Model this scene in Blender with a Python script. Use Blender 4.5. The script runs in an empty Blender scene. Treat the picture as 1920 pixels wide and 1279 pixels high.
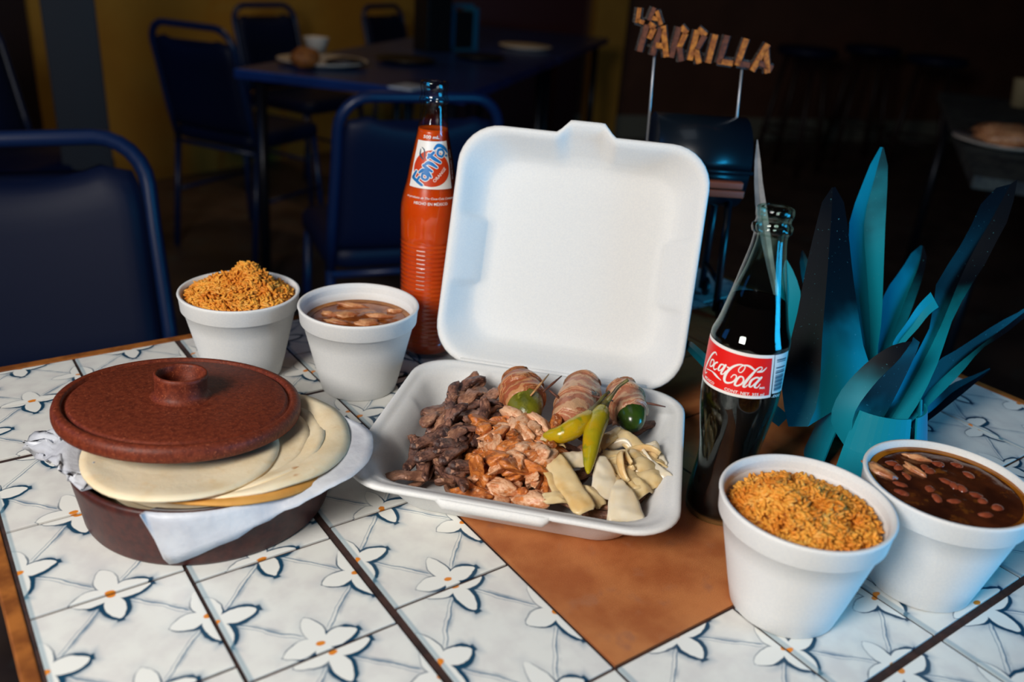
import bpy, bmesh, math, random
import numpy as np
from mathutils import Vector, Matrix, noise, Quaternion

random.seed(7)
rng = np.random.default_rng(7)
scene = bpy.context.scene
col = scene.collection
PI = math.pi

# ------------------------------------------------------------------ camera
T = 0.75                      # table top height
CAM = Vector((0.0, 0.0, T + 0.39))
RX = Vector((0.81558, -0.57441, 0.06942))
UP = Vector((0.18240, 0.36913, 0.91131))
FW = Vector((0.54909, 0.73059, -0.40583))
cd = bpy.data.cameras.new('camera')
cd.sensor_fit = 'HORIZONTAL'; cd.sensor_width = 36.0
cd.lens = 1631.5 / 1920 * 36
cd.clip_start = 0.02; cd.clip_end = 50
cd.dof.use_dof = True; cd.dof.focus_distance = 0.70; cd.dof.aperture_fstop = 4.6
cam = bpy.data.objects.new('camera', cd); col.objects.link(cam)
m = Matrix((RX, UP, -FW)).transposed().to_4x4(); m.translation = CAM
cam.matrix_world = m
scene.camera = cam

# ------------------------------------------------------------------ world and lights
w = bpy.data.worlds.new('world'); scene.world = w; w.use_nodes = True
w.node_tree.nodes['Background'].inputs[0].default_value = (0.30, 0.42, 0.62, 1)
w.node_tree.nodes['Background'].inputs[1].default_value = 0.006

def area(name, loc, target, size, power, color, size_y=None):
    l = bpy.data.lights.new(name, 'AREA'); l.energy = power; l.color = color
    l.shape = 'RECTANGLE'; l.size = size; l.size_y = size_y or size
    o = bpy.data.objects.new(name, l); col.objects.link(o); o.location = loc
    d = Vector(target) - Vector(loc)
    o.rotation_euler = d.to_track_quat('-Z', 'Y').to_euler()
    return o
area('window_light', (-0.74, 0.05, 1.54), (0.36, 0.50, 0.78), 0.46, 21.5, (1.0, 0.95, 0.89))
area('ceiling_light', (0.10, 0.75, 2.5), (0.40, 0.5, 0.75), 0.8, 1.3, (0.86, 0.93, 1.0))
area('blue_side_fill', (1.22, -0.66, 0.92), (0.60, 0.26, 0.78), 0.45, 12.0, (0.02, 0.50, 1.0))  # added cyan light for the cups' right sides; its source is unseen
area('blue_window_light', (-1.3, 2.3, 1.7), (0.9, 2.2, 0.7), 1.0, 4.0, (0.03, 0.30, 1.0))

area('warm_wall_fill', (1.7, 3.2, 2.5), (1.2, 4.4, 1.4), 0.3, 5, (1.0, 0.72, 0.36))  # added warm fill that brightens the ochre wall; no lamp seen there

vs = scene.view_settings
vs.view_transform = 'Standard'; vs.look = 'None'; vs.gamma = 1.0; vs.use_curve_mapping = False
vs.exposure = 0.07

# ------------------------------------------------------------------ material helpers
class E:
    """tiny expression wrapper round shader math nodes"""
    def __init__(s, nt, sock): s.nt, s.s = nt, sock
    def _op(s, op, *o):
        n = s.nt.nodes.new('ShaderNodeMath'); n.operation = op
        for i, x in enumerate((s,) + o):
            if isinstance(x, E): s.nt.links.new(x.s, n.inputs[i])
            else: n.inputs[i].default_value = x
        return E(s.nt, n.outputs[0])
    def __add__(s, o): return s._op('ADD', o)
    __radd__ = __add__
    def __sub__(s, o): return s._op('SUBTRACT', o)
    def __mul__(s, o): return s._op('MULTIPLY', o)
    __rmul__ = __mul__
    def __neg__(s): return s * -1.0
    def __rsub__(s, o): return (s * -1.0) + o
    def __truediv__(s, o): return s._op('DIVIDE', o)
    def abs(s): return s._op('ABSOLUTE')
    def frac(s): return s._op('FRACT')
    def sin(s): return s._op('SINE')
    def pow(s, o): return s._op('POWER', o)
    def max(s, o): return s._op('MAXIMUM', o)
    def min(s, o): return s._op('MINIMUM', o)
    def clamp(s): return s.max(0.0).min(1.0)
    def step(s, a, b):      # smooth 0..1 between a and b
        n = s.nt.nodes.new('ShaderNodeMapRange'); n.interpolation_type = 'SMOOTHSTEP'
        s.nt.links.new(s.s, n.inputs[0])
        if a <= b:
            n.inputs[1].default_value = a; n.inputs[2].default_value = b
            n.inputs[3].default_value = 0; n.inputs[4].default_value = 1
        else:
            n.inputs[1].default_value = b; n.inputs[2].default_value = a
            n.inputs[3].default_value = 1; n.inputs[4].default_value = 0
        return E(s.nt, n.outputs[0])

def new_mat(name):
    mt = bpy.data.materials.new(name); mt.use_nodes = True
    nt = mt.node_tree; return mt, nt, nt.nodes['Principled BSDF']
def rgba(c): return (c[0], c[1], c[2], 1)
def srgb(r, g, b):
    f = lambda v: (v/255/12.92 if v/255 <= 0.04045 else ((v/255+0.055)/1.055)**2.4)
    return (f(r), f(g), f(b))
def tex_noise(nt, scale, detail=4, rough=0.55, coord='Object', dist=0.0):
    tc = nt.nodes.new('ShaderNodeTexCoord'); n = nt.nodes.new('ShaderNodeTexNoise')
    n.inputs['Scale'].default_value = scale; n.inputs['Detail'].default_value = detail
    n.inputs['Roughness'].default_value = rough; n.inputs['Distortion'].default_value = dist
    nt.links.new(tc.outputs[coord], n.inputs['Vector']); return n
def mixc(nt, fac, a, b):
    n = nt.nodes.new('ShaderNodeMix'); n.data_type = 'RGBA'
    for sock, v in ((n.inputs[0], fac), (n.inputs[6], a), (n.inputs[7], b)):
        if isinstance(v, E): nt.links.new(v.s, sock)
        elif hasattr(v, 'is_output'): nt.links.new(v, sock)
        elif isinstance(v, tuple): sock.default_value = rgba(v)
        else: sock.default_value = v
    return n.outputs[2]
def mat(name, c1, c2=None, scale=30, rough=0.5, metal=0.0, spec=0.5, bump=0.0, bscale=None, lo=0.35, hi=0.65, c3=None,
        sss=0.0, sss_r=(0.01, 0.006, 0.004), coat=0.0, detail=5, dist=0.0, trans=0.0):
    mt, nt, p = new_mat(name)
    p.inputs['Base Color'].default_value = rgba(c1)
    p.inputs['Roughness'].default_value = rough; p.inputs['Metallic'].default_value = metal
    p.inputs['Specular IOR Level'].default_value = spec; p.inputs['Coat Weight'].default_value = coat
    p.inputs['Coat Roughness'].default_value = 0.1
    if trans: p.inputs['Transmission Weight'].default_value = trans
    if sss:
        p.inputs['Subsurface Weight'].default_value = sss
        p.inputs['Subsurface Radius'].default_value = sss_r; p.inputs['Subsurface Scale'].default_value = 1.0
    if c2 is not None:
        n = tex_noise(nt, scale, detail, dist=dist)
        f = E(nt, n.outputs[0]).step(lo, hi); c = mixc(nt, f, c1, c2)
        if c3 is not None:
            n2 = tex_noise(nt, scale*2.3, detail); c = mixc(nt, E(nt, n2.outputs[0]).step(0.56, 0.70), c, c3)
        nt.links.new(c, p.inputs['Base Color'])
    if bump:
        n = tex_noise(nt, bscale or scale, 6, 0.6); b = nt.nodes.new('ShaderNodeBump')
        b.inputs['Strength'].default_value = 1.0; b.inputs['Distance'].default_value = bump
        nt.links.new(n.outputs[0], b.inputs['Height']); nt.links.new(b.outputs[0], p.inputs['Normal'])
    return mt

def tile_material():
    mt, nt, p = new_mat('painted_tile')
    tc = nt.nodes.new('ShaderNodeTexCoord')
    nz = nt.nodes.new('ShaderNodeTexNoise'); nz.inputs['Scale'].default_value = 5.5; nz.inputs['Detail'].default_value = 3
    at = nt.nodes.new('ShaderNodeAttribute'); at.attribute_type = 'OBJECT'; at.attribute_name = 'print_shift'
    oi = nt.nodes.new('ShaderNodeObjectInfo')
    va = nt.nodes.new('ShaderNodeVectorMath'); va.operation = 'ADD'
    nt.links.new(tc.outputs['Object'], va.inputs[0]); nt.links.new(oi.outputs['Location'], va.inputs[1])
    vb = nt.nodes.new('ShaderNodeVectorMath'); vb.operation = 'MULTIPLY_ADD'
    nt.links.new(oi.outputs['Location'], vb.inputs[0]); vb.inputs[1].default_value = (37, 53, 0); nt.links.new(tc.outputs['Object'], vb.inputs[2])
    nt.links.new(vb.outputs[0], nz.inputs['Vector'])
    sx = nt.nodes.new('ShaderNodeSeparateXYZ'); nt.links.new(tc.outputs['Object'], sx.inputs[0])
    ss = nt.nodes.new('ShaderNodeSeparateXYZ'); nt.links.new(at.outputs['Vector'], ss.inputs[0])
    sn = nt.nodes.new('ShaderNodeSeparateColor'); nt.links.new(nz.outputs['Color'], sn.inputs[0])
    X, Y = E(nt, sx.outputs[0]), E(nt, sx.outputs[1])
    n1, n2 = E(nt, sn.outputs[0]) - 0.5, E(nt, sn.outputs[1]) - 0.5
    u = X + E(nt, ss.outputs[0]) + n1*0.055; v = Y + E(nt, ss.outputs[1]) + n2*0.055
    da = (u + v).frac() - 0.5; db = (u - v).frac() - 0.5
    fu = (da + db)*0.5; fv = (da - db)*0.5
    au, av = fu.abs(), fv.abs()
    ax, ay = au.max(av), au.min(av)
    r = (fu*fu + fv*fv).pow(0.5)
    L = 0.262
    prof = ((ax/L).min(1.0).pow(0.85)*PI).sin().max(0.0).pow(0.62)*0.072
    d = ay - prof                                    # <0 inside a petal
    inside = d.step(0.002, -0.004)*ax.step(L+0.004, L-0.004)
    # heavier brush on the lower and right sides of petals
    side = (fu*1.2 - fv*2.0 + n1*0.5)*6.0
    th = 0.0085 + side.step(-0.6, 1.0)*0.017
    dist = d.max(ax - L)
    line = ((dist - th*0.35)/th).abs().step(1.0, 0.40)*(dist - 0.0).step(-0.012, -0.004)
    line = line*(n2*1.6 + 0.95 + side*0.22).clamp()
    halo = dist.step(0.085, 0.0)*dist.step(-0.004, 0.004)*(side.step(-0.9, 1.0)*0.50 + 0.10)
    sp = da.abs().max(db.abs()); sq = da - db
    # stems run along da=0 and db=0
    near = da.abs().min(db.abs())
    sgn = da.abs() - db.abs()
    useb = sgn.step(-0.001, 0.001)
    off = useb*db + (1.0 - useb)*da
    along = da.abs().max(db.abs())
    smask = along.step(0.16, 0.22)*(1.0 - inside)
    l1 = (off - 0.020).abs().step(0.010, 0.004); l2 = (off + 0.016).abs().step(0.007, 0.002)
    soft = (off - 0.034).abs().step(0.042, 0.0)*(n1*3.0 + along*1.2 - 0.18).clamp()
    stem = (l1*0.85 + l2*0.6 + soft*0.95).clamp()*smask
    base = mixc(nt, E(nt, nz.outputs[0]).step(0.35, 0.7), srgb(226, 226, 220), srgb(216, 214, 210))
    c = mixc(nt, halo, base, srgb(70, 118, 148))
    c = mixc(nt, stem*0.85, c, srgb(58, 104, 134))
    c = mixc(nt, inside, c, srgb(232, 232, 226))
    c = mixc(nt, line, c, srgb(24, 66, 92))
    ex = (X.abs() - 0.5).abs()
    c = mixc(nt, X.step(-0.462, -0.480)*0.55, c, srgb(110, 148, 165))
    cr = (fu*fu*0.6 + fv*fv*1.4).pow(0.5)
    c = mixc(nt, cr.step(0.029, 0.021), c, srgb(222, 134, 44))
    nt.links.new(c, p.inputs['Base Color'])
    p.inputs['Roughness'].default_value = 0.32; p.inputs['Specular IOR Level'].default_value = 0.35
    return mt

def glass_material(name, tint, edge, gloss=0.02):
    mt, nt, p = new_mat(name); nt.nodes.remove(p)
    out = nt.nodes['Material Output']
    lw = nt.nodes.new('ShaderNodeLayerWeight'); lw.inputs[0].default_value = 0.35
    f = E(nt, lw.outputs['Facing'])
    tr = nt.nodes.new('ShaderNodeBsdfTransparent')
    nt.links.new(mixc(nt, f.pow(1.6), tint, edge), tr.inputs[0])
    gl = nt.nodes.new('ShaderNodeBsdfGlossy'); gl.inputs['Roughness'].default_value = gloss
    lw.inputs[0].default_value = 0.5; fr = f.pow(5.0)*0.93 + 0.035
    mx = nt.nodes.new('ShaderNodeMixShader')
    nt.links.new(fr.s, mx.inputs[0]); nt.links.new(tr.outputs[0], mx.inputs[1]); nt.links.new(gl.outputs[0], mx.inputs[2])
    nt.links.new(mx.outputs[0], out.inputs[0])
    return mt

def leaf_material():
    mt, nt, p = new_mat('turquoise_sprayed_metal')
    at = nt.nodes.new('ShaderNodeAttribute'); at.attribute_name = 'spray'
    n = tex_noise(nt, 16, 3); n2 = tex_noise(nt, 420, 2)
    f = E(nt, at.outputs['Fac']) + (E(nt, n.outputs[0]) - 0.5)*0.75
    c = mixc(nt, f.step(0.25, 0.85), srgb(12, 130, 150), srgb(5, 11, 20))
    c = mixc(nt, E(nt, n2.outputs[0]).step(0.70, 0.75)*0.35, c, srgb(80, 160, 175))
    nt.links.new(c, p.inputs['Base Color'])
    p.inputs['Roughness'].default_value = 0.42; p.inputs['Metallic'].default_value = 0.0; p.inputs['Specular IOR Level'].default_value = 0.15
    return mt

M = {}
M['tile'] = tile_material()
M['terracotta'] = mat('terracotta_tile', srgb(192, 122, 72), srgb(166, 94, 52), 4.5, 0.42, spec=0.3, bump=0.0004, bscale=300, c3=srgb(172, 110, 74))
M['grout'] = mat('dark_grout', srgb(62, 38, 32), srgb(40, 24, 22), 90, 0.9, bump=0.0006, bscale=400)
M['edge_wood'] = mat('oak_edge', srgb(166, 100, 42), srgb(120, 66, 26), 40, 0.5)
M['dark_metal'] = mat('black_metal', srgb(22, 22, 30), None, rough=0.35, metal=0.3)
M['foam'] = mat('white_foam', srgb(226, 226, 224), srgb(220, 221, 221), 700, 0.55, spec=0.3, bump=0.00012, bscale=900, sss=0.25, sss_r=(0.004, 0.004, 0.004))
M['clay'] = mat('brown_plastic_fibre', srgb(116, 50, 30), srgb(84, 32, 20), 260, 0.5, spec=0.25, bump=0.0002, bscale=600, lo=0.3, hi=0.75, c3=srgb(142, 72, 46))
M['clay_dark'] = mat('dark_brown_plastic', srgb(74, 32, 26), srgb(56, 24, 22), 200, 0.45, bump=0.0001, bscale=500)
M['paper'] = mat('waxed_paper', srgb(205, 208, 214), srgb(186, 188, 196), 30, 0.45, bump=0.0012, bscale=60)
M['tortilla'] = mat('flour_tortilla', srgb(232, 214, 182), srgb(222, 198, 158), 34, 0.7, bump=0.0004, bscale=160, lo=0.4, hi=0.72, c3=srgb(226, 200, 160), sss=0.15)
def tortilla_spots(mt):
    nt = mt.node_tree; p = nt.nodes['Principled BSDF']; src = p.inputs['Base Color'].links[0].from_socket
    n = tex_noise(nt, 42, 2); f = E(nt, n.outputs[0]).step(0.70, 0.76)
    nt.links.new(mixc(nt, f*0.8, src, srgb(176, 112, 48)), p.inputs['Base Color'])
tortilla_spots(M['tortilla'])
M['corn_tortilla'] = mat('corn_tortilla', srgb(206, 150, 70), srgb(190, 130, 54), 40, 0.7, bump=0.0003, bscale=160)
M['rice'] = mat('orange_rice', srgb(236, 164, 66), srgb(214, 128, 40), 60, 0.5, spec=0.25, sss=0.25, sss_r=(0.003, 0.0015, 0.0006), c3=srgb(236, 178, 92))
M['rice_bed'] = mat('orange_rice_bed', srgb(186, 108, 34), srgb(150, 78, 24), 160, 0.6, bump=0.002, bscale=300)
M['broth'] = mat('chicken_broth', srgb(150, 82, 34), srgb(108, 50, 20), 42, 0.12, c3=srgb(176, 104, 40), spec=0.5, bump=0.0004, bscale=90)
M['bean_broth'] = mat('bean_broth', srgb(82, 40, 20), srgb(52, 24, 14), 40, 0.10, c3=srgb(120, 68, 24), spec=0.5, bump=0.0004, bscale=90)
M['oil'] = mat('amber_oil_ring', srgb(158, 96, 24), srgb(120, 66, 16), 60, 0.10)
M['bean'] = mat('pinto_bean', srgb(148, 74, 48), srgb(112, 46, 30), 90, 0.22, c3=srgb(176, 104, 74))
M['shred'] = mat('shredded_meat', srgb(206, 150, 104), srgb(164, 96, 60), 160, 0.35)
def meat(name, c1, c2, c3, stretch=(90, 420, 420), lo=0.40, hi=0.62, bump=0.0022, rough=0.36):
    mt = mat(name, c1, c2, 110, rough, lo=lo, hi=hi, c3=c3); nt = mt.node_tree; p = nt.nodes['Principled BSDF']
    tc = nt.nodes.new('ShaderNodeTexCoord'); mp = nt.nodes.new('ShaderNodeMapping'); mp.inputs['Scale'].default_value = stretch
    n = nt.nodes.new('ShaderNodeTexNoise'); n.inputs['Scale'].default_value = 1.0; n.inputs['Detail'].default_value = 5; n.inputs['Roughness'].default_value = 0.65
    nt.links.new(tc.outputs['Object'], mp.inputs[0]); nt.links.new(mp.outputs[0], n.inputs['Vector'])
    b = nt.nodes.new('ShaderNodeBump'); b.inputs['Strength'].default_value = 1.0; b.inputs['Distance'].default_value = bump
    nt.links.new(n.outputs[0], b.inputs['Height']); nt.links.new(b.outputs[0], p.inputs['Normal'])
    src = p.inputs['Base Color'].links[0].from_socket
    nt.links.new(mixc(nt, E(nt, n.outputs[0]).step(0.52, 0.40)*0.7, src, c2), p.inputs['Base Color'])
    return mt
M['beef'] = meat('grilled_beef', srgb(186, 136, 108), srgb(124, 84, 66), srgb(206, 158, 126), bump=0.0010, rough=0.30)
M['beef_dark'] = meat('charred_beef', srgb(144, 100, 82), srgb(66, 44, 40), srgb(176, 130, 106), bump=0.0010, rough=0.30)
M['chicken'] = meat('grilled_chicken', srgb(226, 178, 140), srgb(186, 112, 62), srgb(206, 122, 56), (160, 260, 260), 0.50, 0.66, 0.0008)
M['chicken_orange'] = meat('seasoned_chicken', srgb(208, 124, 58), srgb(146, 74, 34), srgb(228, 176, 136), (160, 260, 260), 0.46, 0.66, 0.0008)
M['onion'] = mat('grilled_onion', srgb(230, 200, 152), srgb(216, 176, 116), 60, 0.3, sss=0.5, sss_r=(0.006, 0.005, 0.003), lo=0.4, hi=0.7)
M['onion_white'] = mat('pale_onion', srgb(234, 218, 192), srgb(224, 200, 164), 40, 0.3, sss=0.5, sss_r=(0.006, 0.005, 0.003))
def bacon_material(name, lean, fat, crisp):
    mt = mat(name, lean, crisp, 70, 0.28, bump=0.0012, bscale=170, lo=0.45, hi=0.75, dist=0.6)
    nt = mt.node_tree; p = nt.nodes['Principled BSDF']; src = p.inputs['Base Color'].links[0].from_socket
    a = nt.nodes.new('ShaderNodeAttribute'); a.attribute_name = 'band'
    n = tex_noise(nt, 110, 3); b = E(nt, a.outputs['Fac']) + (E(nt, n.outputs[0])-0.5)*0.9
    f = b.step(0.62, 0.72)*b.step(0.98, 0.90) + b.step(0.16, 0.24)*b.step(0.40, 0.32)
    nt.links.new(mixc(nt, f.clamp()*0.6, src, fat), p.inputs['Base Color']); return mt
M['bacon'] = bacon_material('fried_bacon', srgb(164, 88, 54), srgb(208, 158, 104), srgb(104, 46, 28))
M['bacon_pale'] = bacon_material('pale_bacon', srgb(178, 112, 82), srgb(214, 178, 138), srgb(120, 64, 40))
M['jalapeno'] = mat('roasted_jalapeno', srgb(112, 110, 26), srgb(78, 82, 18), 60, 0.22, c3=srgb(140, 140, 52), bump=0.0006, bscale=200)
M['jalapeno_dark'] = mat('dark_jalapeno', srgb(52, 76, 22), srgb(34, 52, 16), 60, 0.22)
M['chile'] = mat('yellow_chile', srgb(166, 152, 24), srgb(190, 150, 16), 36, 0.18, c3=srgb(128, 132, 26), bump=0.0005, bscale=160, lo=0.45, hi=0.7)
M['chile_stem'] = mat('chile_stem', srgb(104, 96, 44), srgb(62, 50, 28), 90, 0.5)
M['toothpick'] = mat('toothpick', srgb(206, 156, 100), srgb(160, 104, 62), 120, 0.6)
M['toothpick_dark'] = mat('scorched_toothpick', srgb(110, 62, 44), srgb(80, 44, 32), 120, 0.6)
M['clear_glass'] = glass_material('clear_glass', (0.985, 0.99, 0.99), (0.72, 0.75, 0.76))
M['green_glass'] = glass_material('green_glass', (0.90, 0.975, 0.95), (0.42, 0.72, 0.64))
M['orange_soda'] = mat('orange_soda', srgb(226, 84, 8), srgb(214, 72, 6), 20, 0.25, sss=0.6, sss_r=(0.02, 0.004, 0.001))
M['cola'] = mat('cola', srgb(12, 6, 6), None, rough=0.6, spec=0.0)
M['ink_white'] = mat('white_print', srgb(232, 230, 226), None, rough=0.4)
M['ink_red'] = mat('red_print', srgb(222, 18, 12), None, rough=0.4)
M['ink_orange'] = mat('dark_orange_print', srgb(196, 56, 10), None, rough=0.4)
M['ink_blue'] = mat('blue_print', srgb(20, 112, 180), None, rough=0.4)
M['ink_navy'] = mat('navy_print', srgb(30, 70, 96), None, rough=0.4)
M['leaf'] = leaf_material()
M['lit_leaf_edge'] = mat('lit_grey_leaf', srgb(150, 152, 154), srgb(120, 124, 128), 40, 0.45)  # pale grey stands in for key light on one leaf's edge
M['grill_black'] = mat('black_painted_steel', srgb(14, 24, 34), None, rough=0.32, metal=0.2, coat=0.2)
M['wire'] = mat('steel_rod', srgb(170, 172, 176), None, rough=0.35, metal=0.6)
M['stick'] = mat('varnished_stick', srgb(206, 122, 42), srgb(150, 78, 28), 160, 0.45)
M['stick_dark'] = mat('dark_stick', srgb(120, 62, 34), srgb(84, 42, 26), 160, 0.5)
M['letter_back'] = mat('charcoal_cutout', srgb(52, 46, 46), srgb(28, 26, 30), 240, 0.5, c3=srgb(120, 108, 96))
M['handle_wood'] = mat('red_handle_wood', srgb(136, 72, 50), None, rough=0.5)
M['chair_vinyl'] = mat('navy_vinyl', srgb(6, 18, 48), None, rough=0.5, spec=0.25)
M['chair_frame'] = mat('blue_black_tube', srgb(12, 34, 74), None, rough=0.34, spec=0.5)
M['chair_red'] = mat('maroon_vinyl', srgb(60, 8, 10), None, rough=0.5)
M['ochre'] = mat('ochre_paint', srgb(178, 134, 48), srgb(166, 122, 42), 3, 0.8)
M['brown_wall'] = mat('brown_paint', srgb(98, 62, 46), srgb(86, 54, 40), 3, 0.8)
M['base_grey'] = mat('grey_baseboard', srgb(120, 122, 112), None, rough=0.6)
M['floor'] = mat('floor_tile', srgb(92, 74, 64), srgb(66, 52, 48), 3.5, 0.45, c3=srgb(84, 84, 78))
M['post'] = mat('dark_blue_post', srgb(8, 12, 24), None, rough=0.6)
M['far_table'] = mat('blue_table_laminate', srgb(24, 52, 110), srgb(18, 40, 90), 6, 0.28)
M['plate'] = mat('white_ceramic', srgb(214, 200, 184), None, rough=0.3)
M['fried'] = mat('golden_rice_mound', srgb(176, 104, 40), srgb(140, 76, 26), 60, 0.6, bump=0.003, bscale=90)
M['dark_food'] = mat('dark_beans', srgb(40, 34, 44), srgb(20, 18, 26), 60, 0.4, bump=0.003, bscale=90)
M['holder'] = mat('teal_metal_holder', srgb(30, 110, 150), None, rough=0.35, metal=0.3)
M['black_thing'] = mat('black_plastic', srgb(16, 16, 20), None, rough=0.4)
M['cloth'] = mat('patterned_cloth', srgb(70, 72, 66), srgb(24, 28, 34), 22, 0.8, c3=srgb(92, 92, 80))
M['tan'] = mat('tan_paper', srgb(170, 150, 110), None, rough=0.7)
M['dark_wood'] = mat('dark_stool_wood', srgb(40, 22, 18), None, rough=0.5)

# ------------------------------------------------------------------ geometry helpers
def tag(o, label=None, cat=None, group=None, kind=None):
    if label: o['label'] = label
    if cat: o['category'] = cat
    if group: o['group'] = group
    if kind: o['kind'] = kind
    return o
def thing(name, label, cat, loc=(0, 0, 0), rz=0.0, group=None):
    o = bpy.data.objects.new(name, None); col.objects.link(o); o.empty_display_size = 0.02
    o.location = loc; o.rotation_euler = (0, 0, rz)
    return tag(o, label, cat, group)
def mk(name, vf, m, parent=None, smooth=True, loc=None):
    me = vf if isinstance(vf, bpy.types.Mesh) else None
    if me is None:
        v, f = vf
        me = bpy.data.meshes.new(name); me.from_pydata([tuple(x) for x in v], [], [tuple(x) for x in f]); me.update()
        if smooth: me.polygons.foreach_set('use_smooth', [True]*len(me.polygons))
    if m is not None and not me.materials: me.materials.append(m if not isinstance(m, str) else M[m])
    o = bpy.data.objects.new(name, me); col.objects.link(o)
    if parent: o.parent = parent
    if loc is not None: o.location = loc
    return o
def join(*vfs):
    V, F = [], []
    for v, f in vfs:
        k = len(V); V += [tuple(x) for x in v]; F += [tuple(i+k for i in q) for q in f]
    return V, F
def xf(vf, mtx):
    return [tuple(mtx @ Vector(x)) for x in vf[0]], vf[1]
def move(vf, d): return [(x+d[0], y+d[1], z+d[2]) for x, y, z in vf[0]], vf[1]
def lathe(prof, n=48, cap0=False, cap1=False):
    V, F = [], []
    for r, z in prof:
        for k in range(n):
            a = 2*PI*k/n; V.append((r*math.cos(a), r*math.sin(a), z))
    for i in range(len(prof)-1):
        for k in range(n):
            k2 = (k+1) % n; F.append((i*n+k, i*n+k2, (i+1)*n+k2, (i+1)*n+k))
    if cap0: F.append(tuple(range(n))[::-1])
    if cap1: F.append(tuple((len(prof)-1)*n+k for k in range(n)))
    return V, F
def loft(rings, close_ends=True):
    n = len(rings[0]); V = [tuple(p) for r in rings for p in r]; F = []
    for i in range(len(rings)-1):
        for k in range(n):
            k2 = (k+1) % n; F.append((i*n+k, i*n+k2, (i+1)*n+k2, (i+1)*n+k))
    if close_ends:
        F.append(tuple(range(n))[::-1]); F.append(tuple((len(rings)-1)*n+k for k in range(n)))
    return V, F
def catmull(P, sub=6, closed=False):
    P = [Vector(p) for p in P]; out = []
    n = len(P)
    for i in range(n if closed else n-1):
        p0 = P[(i-1) % n] if closed or i > 0 else P[0]; p1 = P[i]; p2 = P[(i+1) % n]
        p3 = P[(i+2) % n] if closed or i+2 < n else P[-1]
        for s in range(sub):
            t = s/sub; t2, t3 = t*t, t*t*t
            out.append(0.5*((2*p1)+(p2-p0)*t+(2*p0-5*p1+4*p2-p3)*t2+(3*p1-p0-3*p2+p3)*t3))
    if not closed: out.append(P[-1])
    return out
def tube(path, rad, n=10, closed=False, sq=None):
    P = [Vector(p) for p in path]; m_ = len(P)
    R_ = rad if hasattr(rad, '__len__') else [rad]*m_
    rings = []; nrm = None
    for i in range(m_):
        if closed: t = P[(i+1) % m_]-P[i-1]
        else: t = P[min(i+1, m_-1)]-P[max(i-1, 0)]
        t.normalize()
        if nrm is None:
            a = Vector((0, 0, 1)) if abs(t.z) < 0.9 else Vector((1, 0, 0)); nrm = (a - t*a.dot(t)).normalized()
        else: nrm = (nrm - t*nrm.dot(t)).normalized()
        b = t.cross(nrm)
        rings.append([P[i]+(nrm*math.cos(2*PI*k/n)*(sq or 1)+b*math.sin(2*PI*k/n))*R_[i] for k in range(n)])
    if closed: 
        v, f = loft(rings + [rings[0]], False); return v, f
    return loft(rings)
def box(x0, x1, y0, y1, z0, z1, b=0.0):
    bm = bmesh.new(); bmesh.ops.create_cube(bm, size=1)
    for v in bm.verts:
        v.co = Vector(((x0+x1)/2+v.co.x*(x1-x0), (y0+y1)/2+v.co.y*(y1-y0), (z0+z1)/2+v.co.z*(z1-z0)))
    if b: bmesh.ops.bevel(bm, geom=list(bm.edges), offset=b, segments=2, affect='EDGES', profile=0.6)
    bm.verts.index_update()
    V = [tuple(v.co) for v in bm.verts]; F = [tuple(v.index for v in f.verts) for f in bm.faces]; bm.free()
    return V, F
def bar(a, b, wx, wy, up=(0, 0, 1)):
    a, b = Vector(a), Vector(b); t = (b-a).normalized(); u = Vector(up); s = t.cross(u).normalized(); u = s.cross(t)
    V = []
    for p in (a, b):
        for i, j in ((-1, -1), (1, -1), (1, 1), (-1, 1)): V.append(tuple(p+s*wx/2*i+u*wy/2*j))
    return V, [(0, 1, 2, 3)[::-1], (4, 5, 6, 7), (0, 1, 5, 4), (1, 2, 6, 5), (2, 3, 7, 6), (3, 0, 4, 7)]
def rrect(w_, d_, r, z, n=8, fn=None):
    pts = []
    for cx, cy, a0 in ((1, 1, 0), (-1, 1, 90), (-1, -1, 180), (1, -1, 270)):
        for k in range(n+1):
            a = math.radians(a0+90*k/n)
            pts.append([cx*(w_/2-r)+r*math.cos(a), cy*(d_/2-r)+r*math.sin(a), z])
    # straight runs get extra points so that side panels can be pressed in
    out = []
    for i in range(len(pts)):
        p, q = pts[i], pts[(i+1) % len(pts)]; out.append(p)
        if (i+1) % (n+1) == 0:
            for s in range(1, 40):
                t = s/40; out.append([p[0]+(q[0]-p[0])*t, p[1]+(q[1]-p[1])*t, z])
    if fn: out = [fn(*p) for p in out]
    return out
def blob(rx, ry, rz, sub=3, amp=0.25, freq=1.4, seed=0, fine=0.0):
    bm = bmesh.new(); bmesh.ops.create_icosphere(bm, subdivisions=sub, radius=1)
    for v in bm.verts:
        p = v.co.copy(); o = Vector((seed*7.3, seed*3.1, seed*1.7))
        k = 1+amp*noise.noise(p*freq+o)+fine*noise.noise(p*5+o)
        v.co = Vector((p.x*rx*k, p.y*ry*k, p.z*rz*k))
    bm.verts.index_update()
    V = [tuple(v.co) for v in bm.verts]; F = [tuple(v.index for v in f.verts) for f in bm.faces]; bm.free()
    return V, F
def at(px, py, z):                       # a spot of the photograph on a level of known height
    d = RX*((px-960)/1631.5) - UP*((py-639.5)/1631.5) + FW
    return CAM + d*((z-CAM.z)/d.z)
def at_depth(px, py, dep):
    return CAM + (RX*((px-960)/1631.5) - UP*((py-639.5)/1631.5) + FW)*dep
def at_plane(px, py, p0, nrm):
    d = RX*((px-960)/1631.5) - UP*((py-639.5)/1631.5) + FW
    return CAM + d*((Vector(p0)-CAM).dot(nrm)/d.dot(nrm))
def children(o): return [c for c in bpy.data.objects if c.parent == o]
def copy_tree(o, parent=None):
    c = o.copy(); col.objects.link(c); c.parent = parent
    for ch in children(o): copy_tree(ch, c)
    return c

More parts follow.
